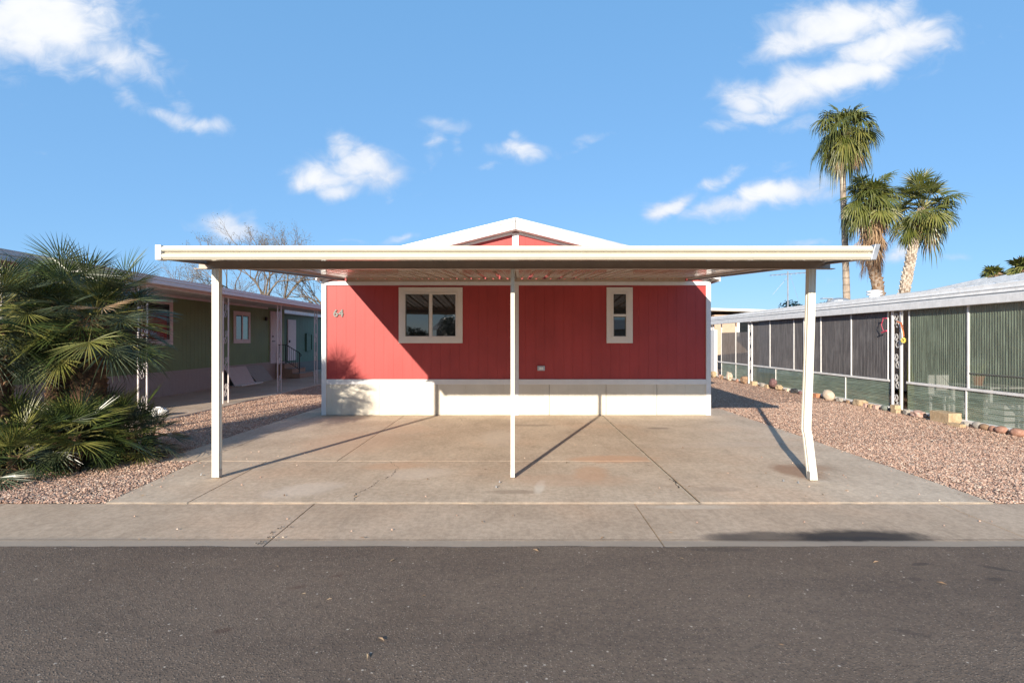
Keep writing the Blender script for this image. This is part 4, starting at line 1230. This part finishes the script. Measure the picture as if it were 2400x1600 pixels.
# ---------------------------------------------------------------- stones along the enclosure
def stone(px, py, w, h, mat, label, shape='round', depth=None, rot=0, tilt=0, sub=3, name='rock', cat='rock', lift=0):
    """placed on the ground in the row beneath the bottom rail; (px, py) reads its bearing and foot"""
    X = EX - .17
    Y = 1269 * X / (px - 1212)
    k = Y / 1269
    w = w * k / 1.15; h = h * k; d = depth or w * .6
    if lift == 0: Xc = X - max(0, (d - .3)) * .3
    else: Xc = X
    mb = MB()
    r2 = random.Random(int(px * 7 + py))
    import bmesh
    bm = bmesh.new()
    if shape == 'block':
        bmesh.ops.create_cube(bm, size=2)
        bmesh.ops.subdivide_edges(bm, edges=bm.edges[:], cuts=5, use_grid_fill=True)
        amp = .035
    else:
        bmesh.ops.create_icosphere(bm, subdivisions=sub, radius=1)
        amp = .10 if shape == 'round' else .32
    for v in bm.verts:
        q = v.co.copy()
        nz = noise.noise(q * 1.3 + Vector((px, py, 0))) * amp + noise.noise(q * 3.5 + Vector((py, px, 0))) * amp * .4
        if shape == 'flat':
            q.z = max(-.75, min(.75, q.z)) / .75
            q.x = max(-.85, min(.85, q.x)); q.y = max(-.85, min(.85, q.y))
        if shape == 'rough':
            q.x = max(-.82, min(.82, q.x)); q.z = max(-.8, min(.78, q.z)); q.y = max(-.8, min(.8, q.y))
        v.co = q * (1 + nz)
        v.co.x *= d / 2; v.co.y *= w / 2; v.co.z *= h / 2
    me = bpy.data.meshes.new(name); bm.to_mesh(me); bm.free()
    me.polygons.foreach_set('use_smooth', [shape in ('round',)] * len(me.polygons))
    me.materials.append(mat)
    o = bpy.data.objects.new(name, me); COL.objects.link(o)
    o.location = (Xc, Y, h * .42 + lift)
    o.rotation_euler = (R(tilt), 0, R(rot))
    if shape == 'block':
        b = o.modifiers.new('bevel', 'BEVEL'); b.width = .008; b.segments = 2; b.limit_method = 'ANGLE'; b.angle_limit = R(50)
    return tag(o, label, cat, 'stones edging the enclosure')
RM = {}
for nm, a, b in (('sand', (.38, .27, .16), (.55, .42, .27)), ('cream', (.50, .40, .30), (.66, .56, .44)), ('maroon', (.13, .07, .07), (.25, .15, .14)), ('black', (.03, .03, .03), (.08, .08, .085)),
                 ('grey', (.25, .23, .20), (.42, .38, .33)), ('greengrey', (.14, .16, .14), (.26, .28, .24)), ('brick', (.42, .17, .09), (.55, .27, .15)), ('red', (.32, .16, .11), (.50, .30, .22)), ('brown', (.22, .14, .09), (.36, .24, .15)), ('pink', (.42, .26, .21), (.56, .40, .33))):
    RM[nm] = rockmat('rock_' + nm, a, b)
stone(1673, 886, 22, 18, RM['sand'], 'craggy tan rock at the far end of the row by the white screen', 'rough')
stone(1688, 880, 14, 12, RM['pink'], 'small pink rock behind the craggy tan one at the far end', 'rough')
stone(1692, 896, 14, 10, RM['brown'], 'low brown stone between two tan rocks at the far end', 'rough')
stone(1709, 893, 25, 21, RM['cream'], 'pale pointed rock leaning left of the far double post', 'rough', tilt=25)
stone(1728, 898, 12, 9, RM['red'], 'small reddish stone right of the pale pointed rock', 'rough')
stone(1744, 906, 28, 20, RM['brown'], 'large brown rock at the foot of the far double post', 'rough')
stone(1766, 912, 18, 10, RM['sand'], 'row of thin sandstone just past the far double post', 'block', .18)
stone(1786, 915, 20, 10, RM['grey'], 'grey flat stone in front of the maroon boulder', 'flat')
stone(1800, 918, 16, 9, RM['sand'], 'small sandy block under the maroon boulder', 'block', .16)
stone(1812, 912, 30, 22, RM['maroon'], 'smooth maroon boulder on top of the row', 'round', lift=.07)
stone(1826, 921, 26, 15, RM['sand'], 'tan rough rock right of the maroon boulder', 'rough')
stone(1845, 925, 14, 10, RM['cream'], 'little cream stone left of the black rock', 'rough')
stone(1862, 926, 27, 13, RM['black'], 'flat black rock near the kinked carport post', 'rough')
stone(1876, 934, 16, 9, RM['maroon'], 'small purple-brown stone below the black rock', 'round', lift=.001)
stone(1893, 938, 20, 15, RM['red'], 'dark reddish stone just behind the kinked carport post', 'round')
stone(1913, 943, 22, 10, RM['brick'], 'orange brick lying beside the big cream boulder', 'block', .12, name='brick', cat='brick')
stone(1942, 946, 42, 25, RM['cream'], 'big smooth cream boulder tilted up to the right', 'round', tilt=14)
stone(1968, 953, 22, 12, RM['grey'], 'grey-tan stone right of the big cream boulder', 'rough')
stone(1987, 958, 12, 10, RM['brown'], 'small brown stone before the flat sandstone slab', 'rough')
stone(2015, 961, 52, 16, RM['sand'], 'long flat sandstone slab left of the three small bricks', 'flat', .25)
stone(2031, 972, 11, 9, RM['pink'], 'leftmost of three small pinkish bricks', 'block', .12, name='brick', cat='brick')
stone(2043, 974, 11, 10, RM['sand'], 'middle of three small pinkish bricks', 'block', .12, name='brick', cat='brick')
stone(2054, 975, 13, 10, RM['pink'], 'rightmost of three small pinkish bricks', 'block', .12, name='brick', cat='brick')
stone(2073, 978, 23, 14, RM['greengrey'], 'rounded green-grey stone left of the near double post', 'round')
stone(2086, 981, 10, 10, RM['black'], 'small dark stone left of the block at the near double post', 'rough')
stone(2099, 975, 20, 10, RM['sand'], 'upper of two sandy blocks stacked at the near double post', 'block', .14, lift=.085, name='stone_block', cat='block')
stone(2103, 984, 22, 9, RM['sand'], 'lower of two sandy blocks stacked at the near double post', 'block', .18, name='stone_block', cat='block')
stone(2125, 980, 24, 16, RM['grey'], 'craggy grey-brown rock right of the near double post', 'rough')
stone(2152, 990, 46, 17, RM['pink'], 'long grey-pink rock left of the big tan block', 'rough', .25)
stone(2216, 1003, 66, 27, RM['sand'], 'big tan rectangular block, largest of the row', 'block', .26, name='stone_block', cat='block')
stone(2262, 1003, 26, 12, RM['grey'], 'whitish stone just right of the big tan block', 'rough')
stone(2266, 1014, 42, 8, RM['sand'], 'thin yellowish slab on the gravel right of the big block', 'block', .12, rot=4, name='stone_block', cat='block').location.x -= .20
stone(2290, 1008, 28, 18, RM['grey'], 'round grey river stone', 'round')
stone(2308, 1010, 30, 16, RM['brown'], 'brown stone behind the grey river stone', 'round')
stone(2327, 1014, 24, 15, RM['red'], 'first of three reddish river stones, behind the others', 'round')
stone(2347, 1019, 38, 18, RM['red'], 'middle reddish river stone of the three', 'round')
stone(2385, 1025, 44, 20, RM['red'], 'nearest reddish river stone at the right edge', 'round')

# ================================================================== PALMS
def fan(mb, base, az_, el, pet, Rb, nseg, spread, droop, cup, mat, r, stalk=None, split=.38, wf=1.0, fold=0.0, sw=.012):
    d = Vector((math.cos(az_) * math.cos(el), math.sin(az_) * math.cos(el), math.sin(el)))
    right = Vector((-math.sin(az_), math.cos(az_), 0))
    # petiole bends down a little
    sag = pet * .12 * max(0, math.cos(el))
    mid = base + d * pet * .5 + Vector((0, 0, sag * .3)); hub = base + d * pet - Vector((0, 0, sag))
    if stalk is not None: mb.tube([base, mid, hub], [sw, sw * .8, sw * .55], 4, stalk, False)
    f = (hub - mid).normalized()
    e2 = r.uniform(-.35, .1)
    n = right.cross(f) * -1
    if n.z < 0 and el < 1.3: n = -n
    f = (f + n * e2).normalized(); n = (n - f * n.dot(f)).normalized()
    tw = r.uniform(-.5, .5)
    right = (right * math.cos(tw) + n * math.sin(tw)).normalized(); n = f.cross(right).normalized()
    if n.z < 0: n = -n
    da = spread / (nseg - 1)
    vs = []; fs = []
    for i in range(nseg):
        a = -spread / 2 + da * i + r.uniform(-.2, .2) * da
        sd = f * math.cos(a) + right * math.sin(a) + n * (cup * abs(math.sin(a)) + r.uniform(-.05, .05))
        sd.normalize()
        L = Rb * (.72 + .28 * math.cos(a * .8)) * r.uniform(.88, 1.06)
        side = (n.cross(sd)).normalized()
        wm = Rb * split * math.tan(da / 2) * wf
        k = len(vs)
        vs.append(tuple(hub))
        pts = [(split, wm), (.72, wm * .62), (1.0, 0)]
        dr_ = droop * r.uniform(.6, 1.4)
        for (t, w_) in pts:
            c = hub + sd * L * t - Vector((0, 0, dr_ * L * t * t))
            # drooping tips pull in
            if dr_ > .4 and t > .7: c = hub + sd * L * .72 * (1 + (t - .72) * .5) - Vector((0, 0, dr_ * L * (t * t)))
            if w_ > 0:
                vs += [tuple(c + side * w_), tuple(c + n * w_ * .7), tuple(c - side * w_)]
            else: vs.append(tuple(c))
        fs += [(k, k + 1, k + 2), (k, k + 2, k + 3), (k + 1, k + 4, k + 5, k + 2), (k + 2, k + 5, k + 6, k + 3), (k + 4, k + 7, k + 5), (k + 5, k + 7, k + 6)]
    mb.add(vs, fs, mat)

def crown(c, n, pet, Rb, els, mats_w, seed, nseg=26, spread=4.2, droop=(.08, .25), cup=.3, wf=.9, stalk=0, azr=(0, 2 * PI), split=.38, sw=.012, jit=.06):
    r = random.Random(seed); mb = MB()
    ga = 2.39996
    for i in range(n):
        t = (i + .5) / n
        el = els[0] + (els[1] - els[0]) * t ** .9 + r.uniform(-.15, .15)
        if azr[1] - azr[0] > 6: a = i * ga + r.uniform(-.3, .3)
        else: a = r.uniform(*azr)
        m = r.choices(range(1, len(mats_w) + 1), weights=[w(t) if callable(w) else w for w in mats_w])[0]
        b = Vector(c) + Vector((r.uniform(-jit, jit), r.uniform(-jit, jit), -t * .25 * pet[1] + r.uniform(-jit, jit)))
        fan(mb, b, a, el, r.uniform(*pet), Rb * r.uniform(.85, 1.1), nseg, spread * r.uniform(.85, 1.1), r.uniform(*droop) * (.6 + t), cup, m, r, stalk, split, wf, sw=sw)
    return mb

def trunk_mesh(path, rad, mats, sides=14, boots=0, bsz=.08, seed=1, lump=.06):
    """path: list of points; boots: number of leaf-base stubs in a spiral"""
    r = random.Random(seed); mb = MB()
    P = [Vector(p) for p in path]
    # resample
    seg = []; tot = 0
    for a, b in zip(P[:-1], P[1:]): seg.append((b - a).length)
    tot = sum(seg)
    def at(t):
        s = t * tot; k = 0
        while k < len(seg) - 1 and s > seg[k]: s -= seg[k]; k += 1
        u = s / seg[k]
        p0 = P[max(k - 1, 0)]; p1 = P[k]; p2 = P[k + 1]; p3 = P[min(k + 2, len(P) - 1)]
        return .5 * ((2 * p1) + (p2 - p0) * u + (2 * p0 - 5 * p1 + 4 * p2 - p3) * u * u + (-p0 + 3 * p1 - 3 * p2 + p3) * u ** 3)
    N = 60
    def rd(t):
        k = t * (len(rad) - 1); i = min(int(k), len(rad) - 2); return rad[i] + (rad[i + 1] - rad[i]) * (k - i)
    vs = []
    for i in range(N + 1):
        t = i / N; c = at(t)
        for j in range(sides):
            a = 2 * PI * j / sides
            q = Vector((math.cos(a), math.sin(a), 0))
            rr = rd(t) * (1 + lump * noise.noise(Vector((math.cos(a) * 2, math.sin(a) * 2, t * tot * 3))) + lump * .5 * ((i % 2) - .5))
            vs.append(tuple(c + q * rr))
    fs = []
    for i in range(N):
        for j in range(sides):
            a = i * sides + j; b = i * sides + (j + 1) % sides
            fs.append((a, b, b + sides, a + sides))
    mb.add(vs, fs, 0)
    for k in range(boots):
        t = (k + .5) / boots; a = k * 2.39996 + r.uniform(-.2, .2)
        c = at(t); q = Vector((math.cos(a), math.sin(a), 0)); s = Vector((-math.sin(a), math.cos(a), 0)); rr = rd(t)
        z = Vector((0, 0, 1)); b = bsz * r.uniform(.7, 1.25)
        p0 = c + q * rr * .9 - z * b * .7; out = q * (rr + b * .55) + c + z * b * .6
        vs = [p0 - s * b * .6, p0 + s * b * .6, out + s * b * .32 - q * b * .1, out - s * b * .32 - q * b * .1, c + q * rr * .85 + z * b * .6 + s * b * .5, c + q * rr * .85 + z * b * .6 - s * b * .5,
              out + z * b * .15 - q * b * .3]
        mb.add([tuple(v) for v in vs], [(0, 1, 2, 3), (1, 4, 2), (0, 3, 5), (3, 2, 6), (2, 4, 6), (3, 6, 5), (4, 5, 6)], 1)
    return mb

FM = [M['stalk'], M['frond'], M['frondblue'], M['frondyel'], M['fronddead']]
# --- the clump at the left: two trunked palms and low suckers
def left_palm(x, y, zc, label, seed, n=46, r0=.17, pet=(.35, .55), Rb=.50, path=None, els=(1.18, -.55)):
    t = thing('fan_palm', (x, y, 0), label, 'palm tree', 'fan palms of the left clump')
    path = path or [(x - .1, y, -.05), (x - .05, y, zc * .5), (x, y, zc)]
    trunk_mesh(path, [r0 * .9, r0 * 1.05, r0 * 1.0, r0 * .8], None, boots=150, bsz=.055, seed=seed, lump=.12).build('trunk', [M['fibre'], M['bootbrown']], t)
    crown((x, y, zc), n, pet, Rb, els, [lambda t: 1.0, lambda t: 1.1, lambda t: .22 + .45 * t, lambda t: .01 + .10 * max(0, t - .85)], seed, nseg=30, spread=3.5, droop=(.03, .16), cup=.25, wf=.52, split=.45, sw=.010).build('crown', FM, t)
    return t
left_palm(-5.60, 7.15, 1.93, 'tall fan palm with shaggy brown trunk, right one of the clump', 11, 104, .18, (.34, .78), .50)
left_palm(-6.35, 6.55, 1.86, 'fan palm at the left edge of the picture with yellowish lower fronds', 12, 84, .15, (.38, .72), .50, path=[(-6.32, 6.55, -.05), (-6.30, 6.55, 1.0), (-6.35, 6.55, 1.86)])
lp = left_palm(-6.45, 7.7, 2.15, 'fan palm standing at the back of the left clump', 13, 60, .14, (.35, .6), .50)
suck = [(-5.90, 6.38, .28, .56, 'low bright fan palm sucker nearest the road', 21), (-5.50, 6.72, .46, .60, 'low fan palm sucker in the middle front of the clump', 22),
        (-5.22, 7.30, .36, .46, 'low fan palm sucker reaching right over the gravel', 23), (-5.52, 7.35, .46, .50, 'knee-high fan palm sucker at the foot of the shaggy trunk', 24),
        (-6.22, 6.72, .50, .56, 'dense fan palm sucker at the left edge of the picture', 25), (-5.98, 7.5, .52, .52, 'tallest fan palm sucker behind the shaggy trunk', 26),
        (-5.28, 7.75, .26, .40, 'smallest fan palm sucker at the right tip of the clump', 27)]
for (x, y, z, rb, lab, sd) in suck:
    t = thing('palm_sucker', (x, y, 0), lab, 'palm', 'low suckers of the left palm clump')
    trunk_mesh([(x, y, -.03), (x, y, z * .5), (x, y, z)], [.07, .08, .06], None, boots=30, bsz=.04, seed=sd, lump=.1, sides=10).build('trunk', [M['fibre'], M['bootbrown']], t)
    crown((x, y, z), 30 if rb > .45 else 20, (.18, .42), rb * .80, (1.3, -.35), [1.2, .7, lambda t: .5, 0.0], sd, nseg=28, spread=3.7, droop=(.03, .14), cup=.25, wf=.55, split=.45, sw=.008).build('crown', FM, t)

# --- tall palms to the right
TM = [M['stalk'], M['tallfrond'], M['frondyel'], M['fronddead'], M['fibre']]
def tall_palm(path, rad, c, label, seed, n, pet, Rb, els, skirt, boots, tm, droop=(.25, .7)):
    t = thing('tall_palm', path[0], label, 'palm tree', 'tall fan palms behind the enclosure')
    trunk_mesh(path, rad, None, boots=boots, bsz=.12, seed=seed, lump=.05 if boots == 0 else .12).build('trunk', tm, t)
    crown(c, n, pet, Rb, els, [lambda t: 1.3 - .5 * t, lambda t: .12 + .9 * max(0, t - .35), lambda t: .9 * max(0, t - .72)], seed, nseg=20, spread=3.7, droop=droop, cup=.15, wf=.92, split=.42, sw=.03, jit=.12).build('crown', TM, t)
    if skirt:
        r = random.Random(seed + 5); mb = MB()
        for k in range(skirt[0]):
            a = r.uniform(0, 2 * PI); z = -r.uniform(.1, skirt[1])
            b = Vector(c) + Vector((math.cos(a) * .12, math.sin(a) * .12, z))
            fan(mb, b, a, -r.uniform(.9, 1.35), r.uniform(.2, skirt[2]), r.uniform(.6, .95), 12, r.uniform(1.0, 1.8), .5, .1, r.choice([3, 3, 3, 4]), r, 3, .5, .7, sw=.02)
        mb.build('dead_skirt', TM, t)
    return t
YA = 28.0
def PX(x, y, Y): return ((x - 1212) / 1269 * Y, Y, 1.64 + (795 - y) / 1269 * Y)
a1 = PX(1986, 690, YA)
tall_palm([(a1[0] + .05, YA, 0), PX(1984, 690, YA), PX(1980, 560, YA), PX(1975, 400, YA), PX(1979, 312, YA)], [.20, .175, .15, .14, .14], PX(1980, 298, YA),
          'tallest palm with slim smooth grey trunk', 31, 56, (.45, 1.15), 1.0, (1.45, -1.2), (40, 1.0, .9), 0, [M['trunkgrey'], M['boot']], (.45, 1.15))
YB = 26.5
b0 = PX(2058, 690, YB)
tall_palm([(b0[0] + .1, YB, 0), PX(2060, 700, YB), PX(2050, 640, YB), PX(2040, 590, YB), PX(2040, 520, YB), PX(2040, 475, YB)], [.30, .28, .26, .24, .2, .2], PX(2042, 466, YB),
          'middle palm with a long beard of dead fronds down its bent trunk', 32, 58, (.45, 1.05), .92, (1.45, -.75), (80, 2.6, .75), 240, [M['trunktan'], M['bootbrown']], (.35, .8))
YC = 26.0
c0 = PX(2120, 690, YC)
tall_palm([(c0[0] - .4, YC, 0), PX(2118, 700, YC), PX(2128, 640, YC), PX(2140, 580, YC), PX(2150, 540, YC), PX(2160, 490, YC)], [.27, .25, .23, .21, .17, .15], PX(2163, 480, YC),
          'right-hand palm with leaning trunk covered in pale cut stubs', 33, 52, (.6, 1.2), .92, (1.5, -.95), (14, .5, .9), 330, [M['trunktan'], M['boot']], (.1, .55))
def far_palm(px, py, Y, rad, label, seed):
    c = PX(px, py, Y)
    t = thing('distant_palm', (c[0], Y, 0), label, 'palm tree', 'distant palms')
    trunk_mesh([(c[0], Y, 0), (c[0], Y, c[2] * .5), c], [.25, .2, .2], None, seed=seed).build('trunk', M['trunktan'], t)
    crown(c, 34, (.5, .9), rad - .7, (1.4, -.8), [1.2, .4, .1], seed, nseg=12, spread=4.0, droop=(.2, .6), cup=.2, wf=1.2, split=.5, sw=.04).build('crown', TM, t)
far_palm(2327, 646, 70, 1.9, 'small distant palm peeping over the white roof', 41)
far_palm(2400, 630, 52, 1.9, 'distant palm cut off by the right edge of the picture', 42)

# ================================================================== TREES
def grow(mb, p, d, L, r0, depth, r, tips, mat=0, spread=.55, up=.12):
    n = 5; pts = [p.copy()]; rs = [r0]; q = p.copy(); dd = d.copy()
    for i in range(n):
        dd = (dd + Vector((r.uniform(-1, 1), r.uniform(-1, 1), r.uniform(-1, 1))) * .16 + Vector((0, 0, up * .25))).normalized()
        q = q + dd * L / n; pts.append(q.copy()); rs.append(r0 * (1 - .38 * (i + 1) / n))
    mb.tube(pts, rs, 6 if r0 > .05 else (4 if r0 > .015 else 3), mat, False)
    if depth == 0: tips.append(q.copy()); return
    k = r.choice([2, 3, 3]) if depth > 1 else 4
    for i in range(k):
        ax = dd.orthogonal().normalized(); ax.rotate(Matrix.Rotation(r.uniform(0, 2 * PI), 3, dd))
        nd = (dd * math.cos(spread) + ax * math.sin(spread) * r.uniform(.6, 1.4)).normalized()
        s = pts[-1] if i < 2 else pts[r.randint(2, 4)]
        grow(mb, s, nd, L * r.uniform(.62, .85), r0 * r.uniform(.48, .66), depth - 1, r, tips, mat, spread, up)
def bare_tree(x, y, h, label, seed, depth=6, r0=.17, lean=(0, 0), L=None):
    t = thing('bare_tree', (x, y, 0), label, 'tree', 'leafless trees behind the olive home')
    r = random.Random(seed); tips = []
    mb = MB()
    fork = Vector((x + lean[0], y + lean[1], h * .28))
    MB().tube([(x, y, -.1), (x + lean[0] * .5, y, h * .14), tuple(fork)], [r0 * 1.25, r0 * 1.05, r0], 9, 0, False).build('trunk', M['bare'], t, smooth=True)
    L = L or h * .26
    for k in range(4):
        a = k * PI / 2 + r.uniform(-.5, .5)
        grow(mb, fork, Vector((math.cos(a) * .75, math.sin(a) * .6, .8)).normalized(), L, r0 * .62, depth, r, tips)
    mb.build('crown', M['bare'], t)
    # sparse remaining leaves
    mb = MB()
    for p in tips:
        if r.random() < .35:
            for k in range(3):
                c = p + Vector((r.gauss(0, .08), r.gauss(0, .08), r.gauss(0, .08))); s = r.uniform(.02, .045)
                v = Vector((r.uniform(-1, 1), r.uniform(-1, 1), r.uniform(-1, 1))).normalized(); w_ = v.orthogonal().normalized()
                mb.add([tuple(c - v * s), tuple(c + w_ * s * .5), tuple(c + v * s), tuple(c - w_ * s * .5)], [(0, 1, 2, 3)])
    if mb.f: mb.build('leaves', M['leafdry'], t)
    return t
bare_tree(-14.2, 31, 7.6, 'wide leafless tree whose crown shows above the carport edge', 51, 6, .20)
bare_tree(-18.6, 33, 6.4, 'smaller leafless tree left of the wide one', 52, 5, .14)
bare_tree(-11.6, 33.5, 6.8, 'leafless tree close to the corner of the red house', 54, 6, .17, (.3, 0))

def leafy(x, y, z0, rx, rz, n, label, seed, mat='leafdark', leaf=.12, trunk_r=.12, white=0, name='leafy_tree', group=None):
    t = thing(name, (x, y, 0), label, 'tree', group)
    r = random.Random(seed)
    MB().tube([(x, y, -.1), (x + .1, y, z0 * .5), (x, y, z0 + rz * .4)], [trunk_r, trunk_r * .8, trunk_r * .4], 8, 0, False).build('trunk', M['bare'], t)
    mb = MB()
    lobes = [(r.uniform(-.6, .6), r.uniform(-.6, .6), r.uniform(-.5, .7), r.uniform(.35, .6)) for _ in range(9)]
    for k in range(n):
        lb = r.choice(lobes)
        v = Vector((r.gauss(0, 1), r.gauss(0, 1), r.gauss(0, 1))).normalized() * lb[3] * r.random() ** .33
        c = Vector((x + (lb[0] + v.x) * rx, y + (lb[1] + v.y) * rx, z0 + rz + (lb[2] + v.z) * rz)); s = leaf * r.uniform(.6, 1.3)
        a = Vector((r.uniform(-1, 1), r.uniform(-1, 1), r.uniform(-.6, .6))).normalized(); b = a.orthogonal().normalized()
        m = 1 if (white and r.random() < white) else 0
        mb.add([tuple(c - a * s), tuple(c + b * s * .45), tuple(c + a * s), tuple(c - b * s * .45)], [(0, 1, 2, 3)], m)
    mb.build('crown', [M[mat], M['white']], t)
    return t
leafy(25.2, 50, 1.3, 2.4, 2.1, 2200, 'round dark evergreen tree behind the antenna mast', 61, leaf=.2, group='evergreen trees beyond the enclosure')
leafy(29.9, 50, .8, 2.2, 2.1, 2000, 'low dark evergreen tree right of the kinked carport post', 62, leaf=.2, group='evergreen trees beyond the enclosure')

# across the road, behind the camera: what the windows mirror
leafy(-4.1, -13, .5, 1.5, 1.45, 5000, 'flowering dark evergreen across the road behind the camera', 71, leaf=.07, white=.06, name='flowering_tree')
leafy(-8.4, -22, .4, 1.6, 1.1, 1500, 'low evergreen across the road left of the house', 72, name='round_shrub')
across = thing('house_across', (4, -26, 0), 'low tan house across the road behind the camera', 'house')
MB().box(-7, 14, -34, -24, 0, 2.5).build('wall', M['tan'], across)
MB().add([(-7.4, -23.5, 2.5), (14.4, -23.5, 2.5), (14.4, -29, 3.6), (-7.4, -29, 3.6), (-7.4, -34.5, 2.5), (14.4, -34.5, 2.5)], [(0, 1, 2, 3), (3, 2, 5, 4), (0, 3, 4), (1, 5, 2)]).build('roof', M['shingle'], across)
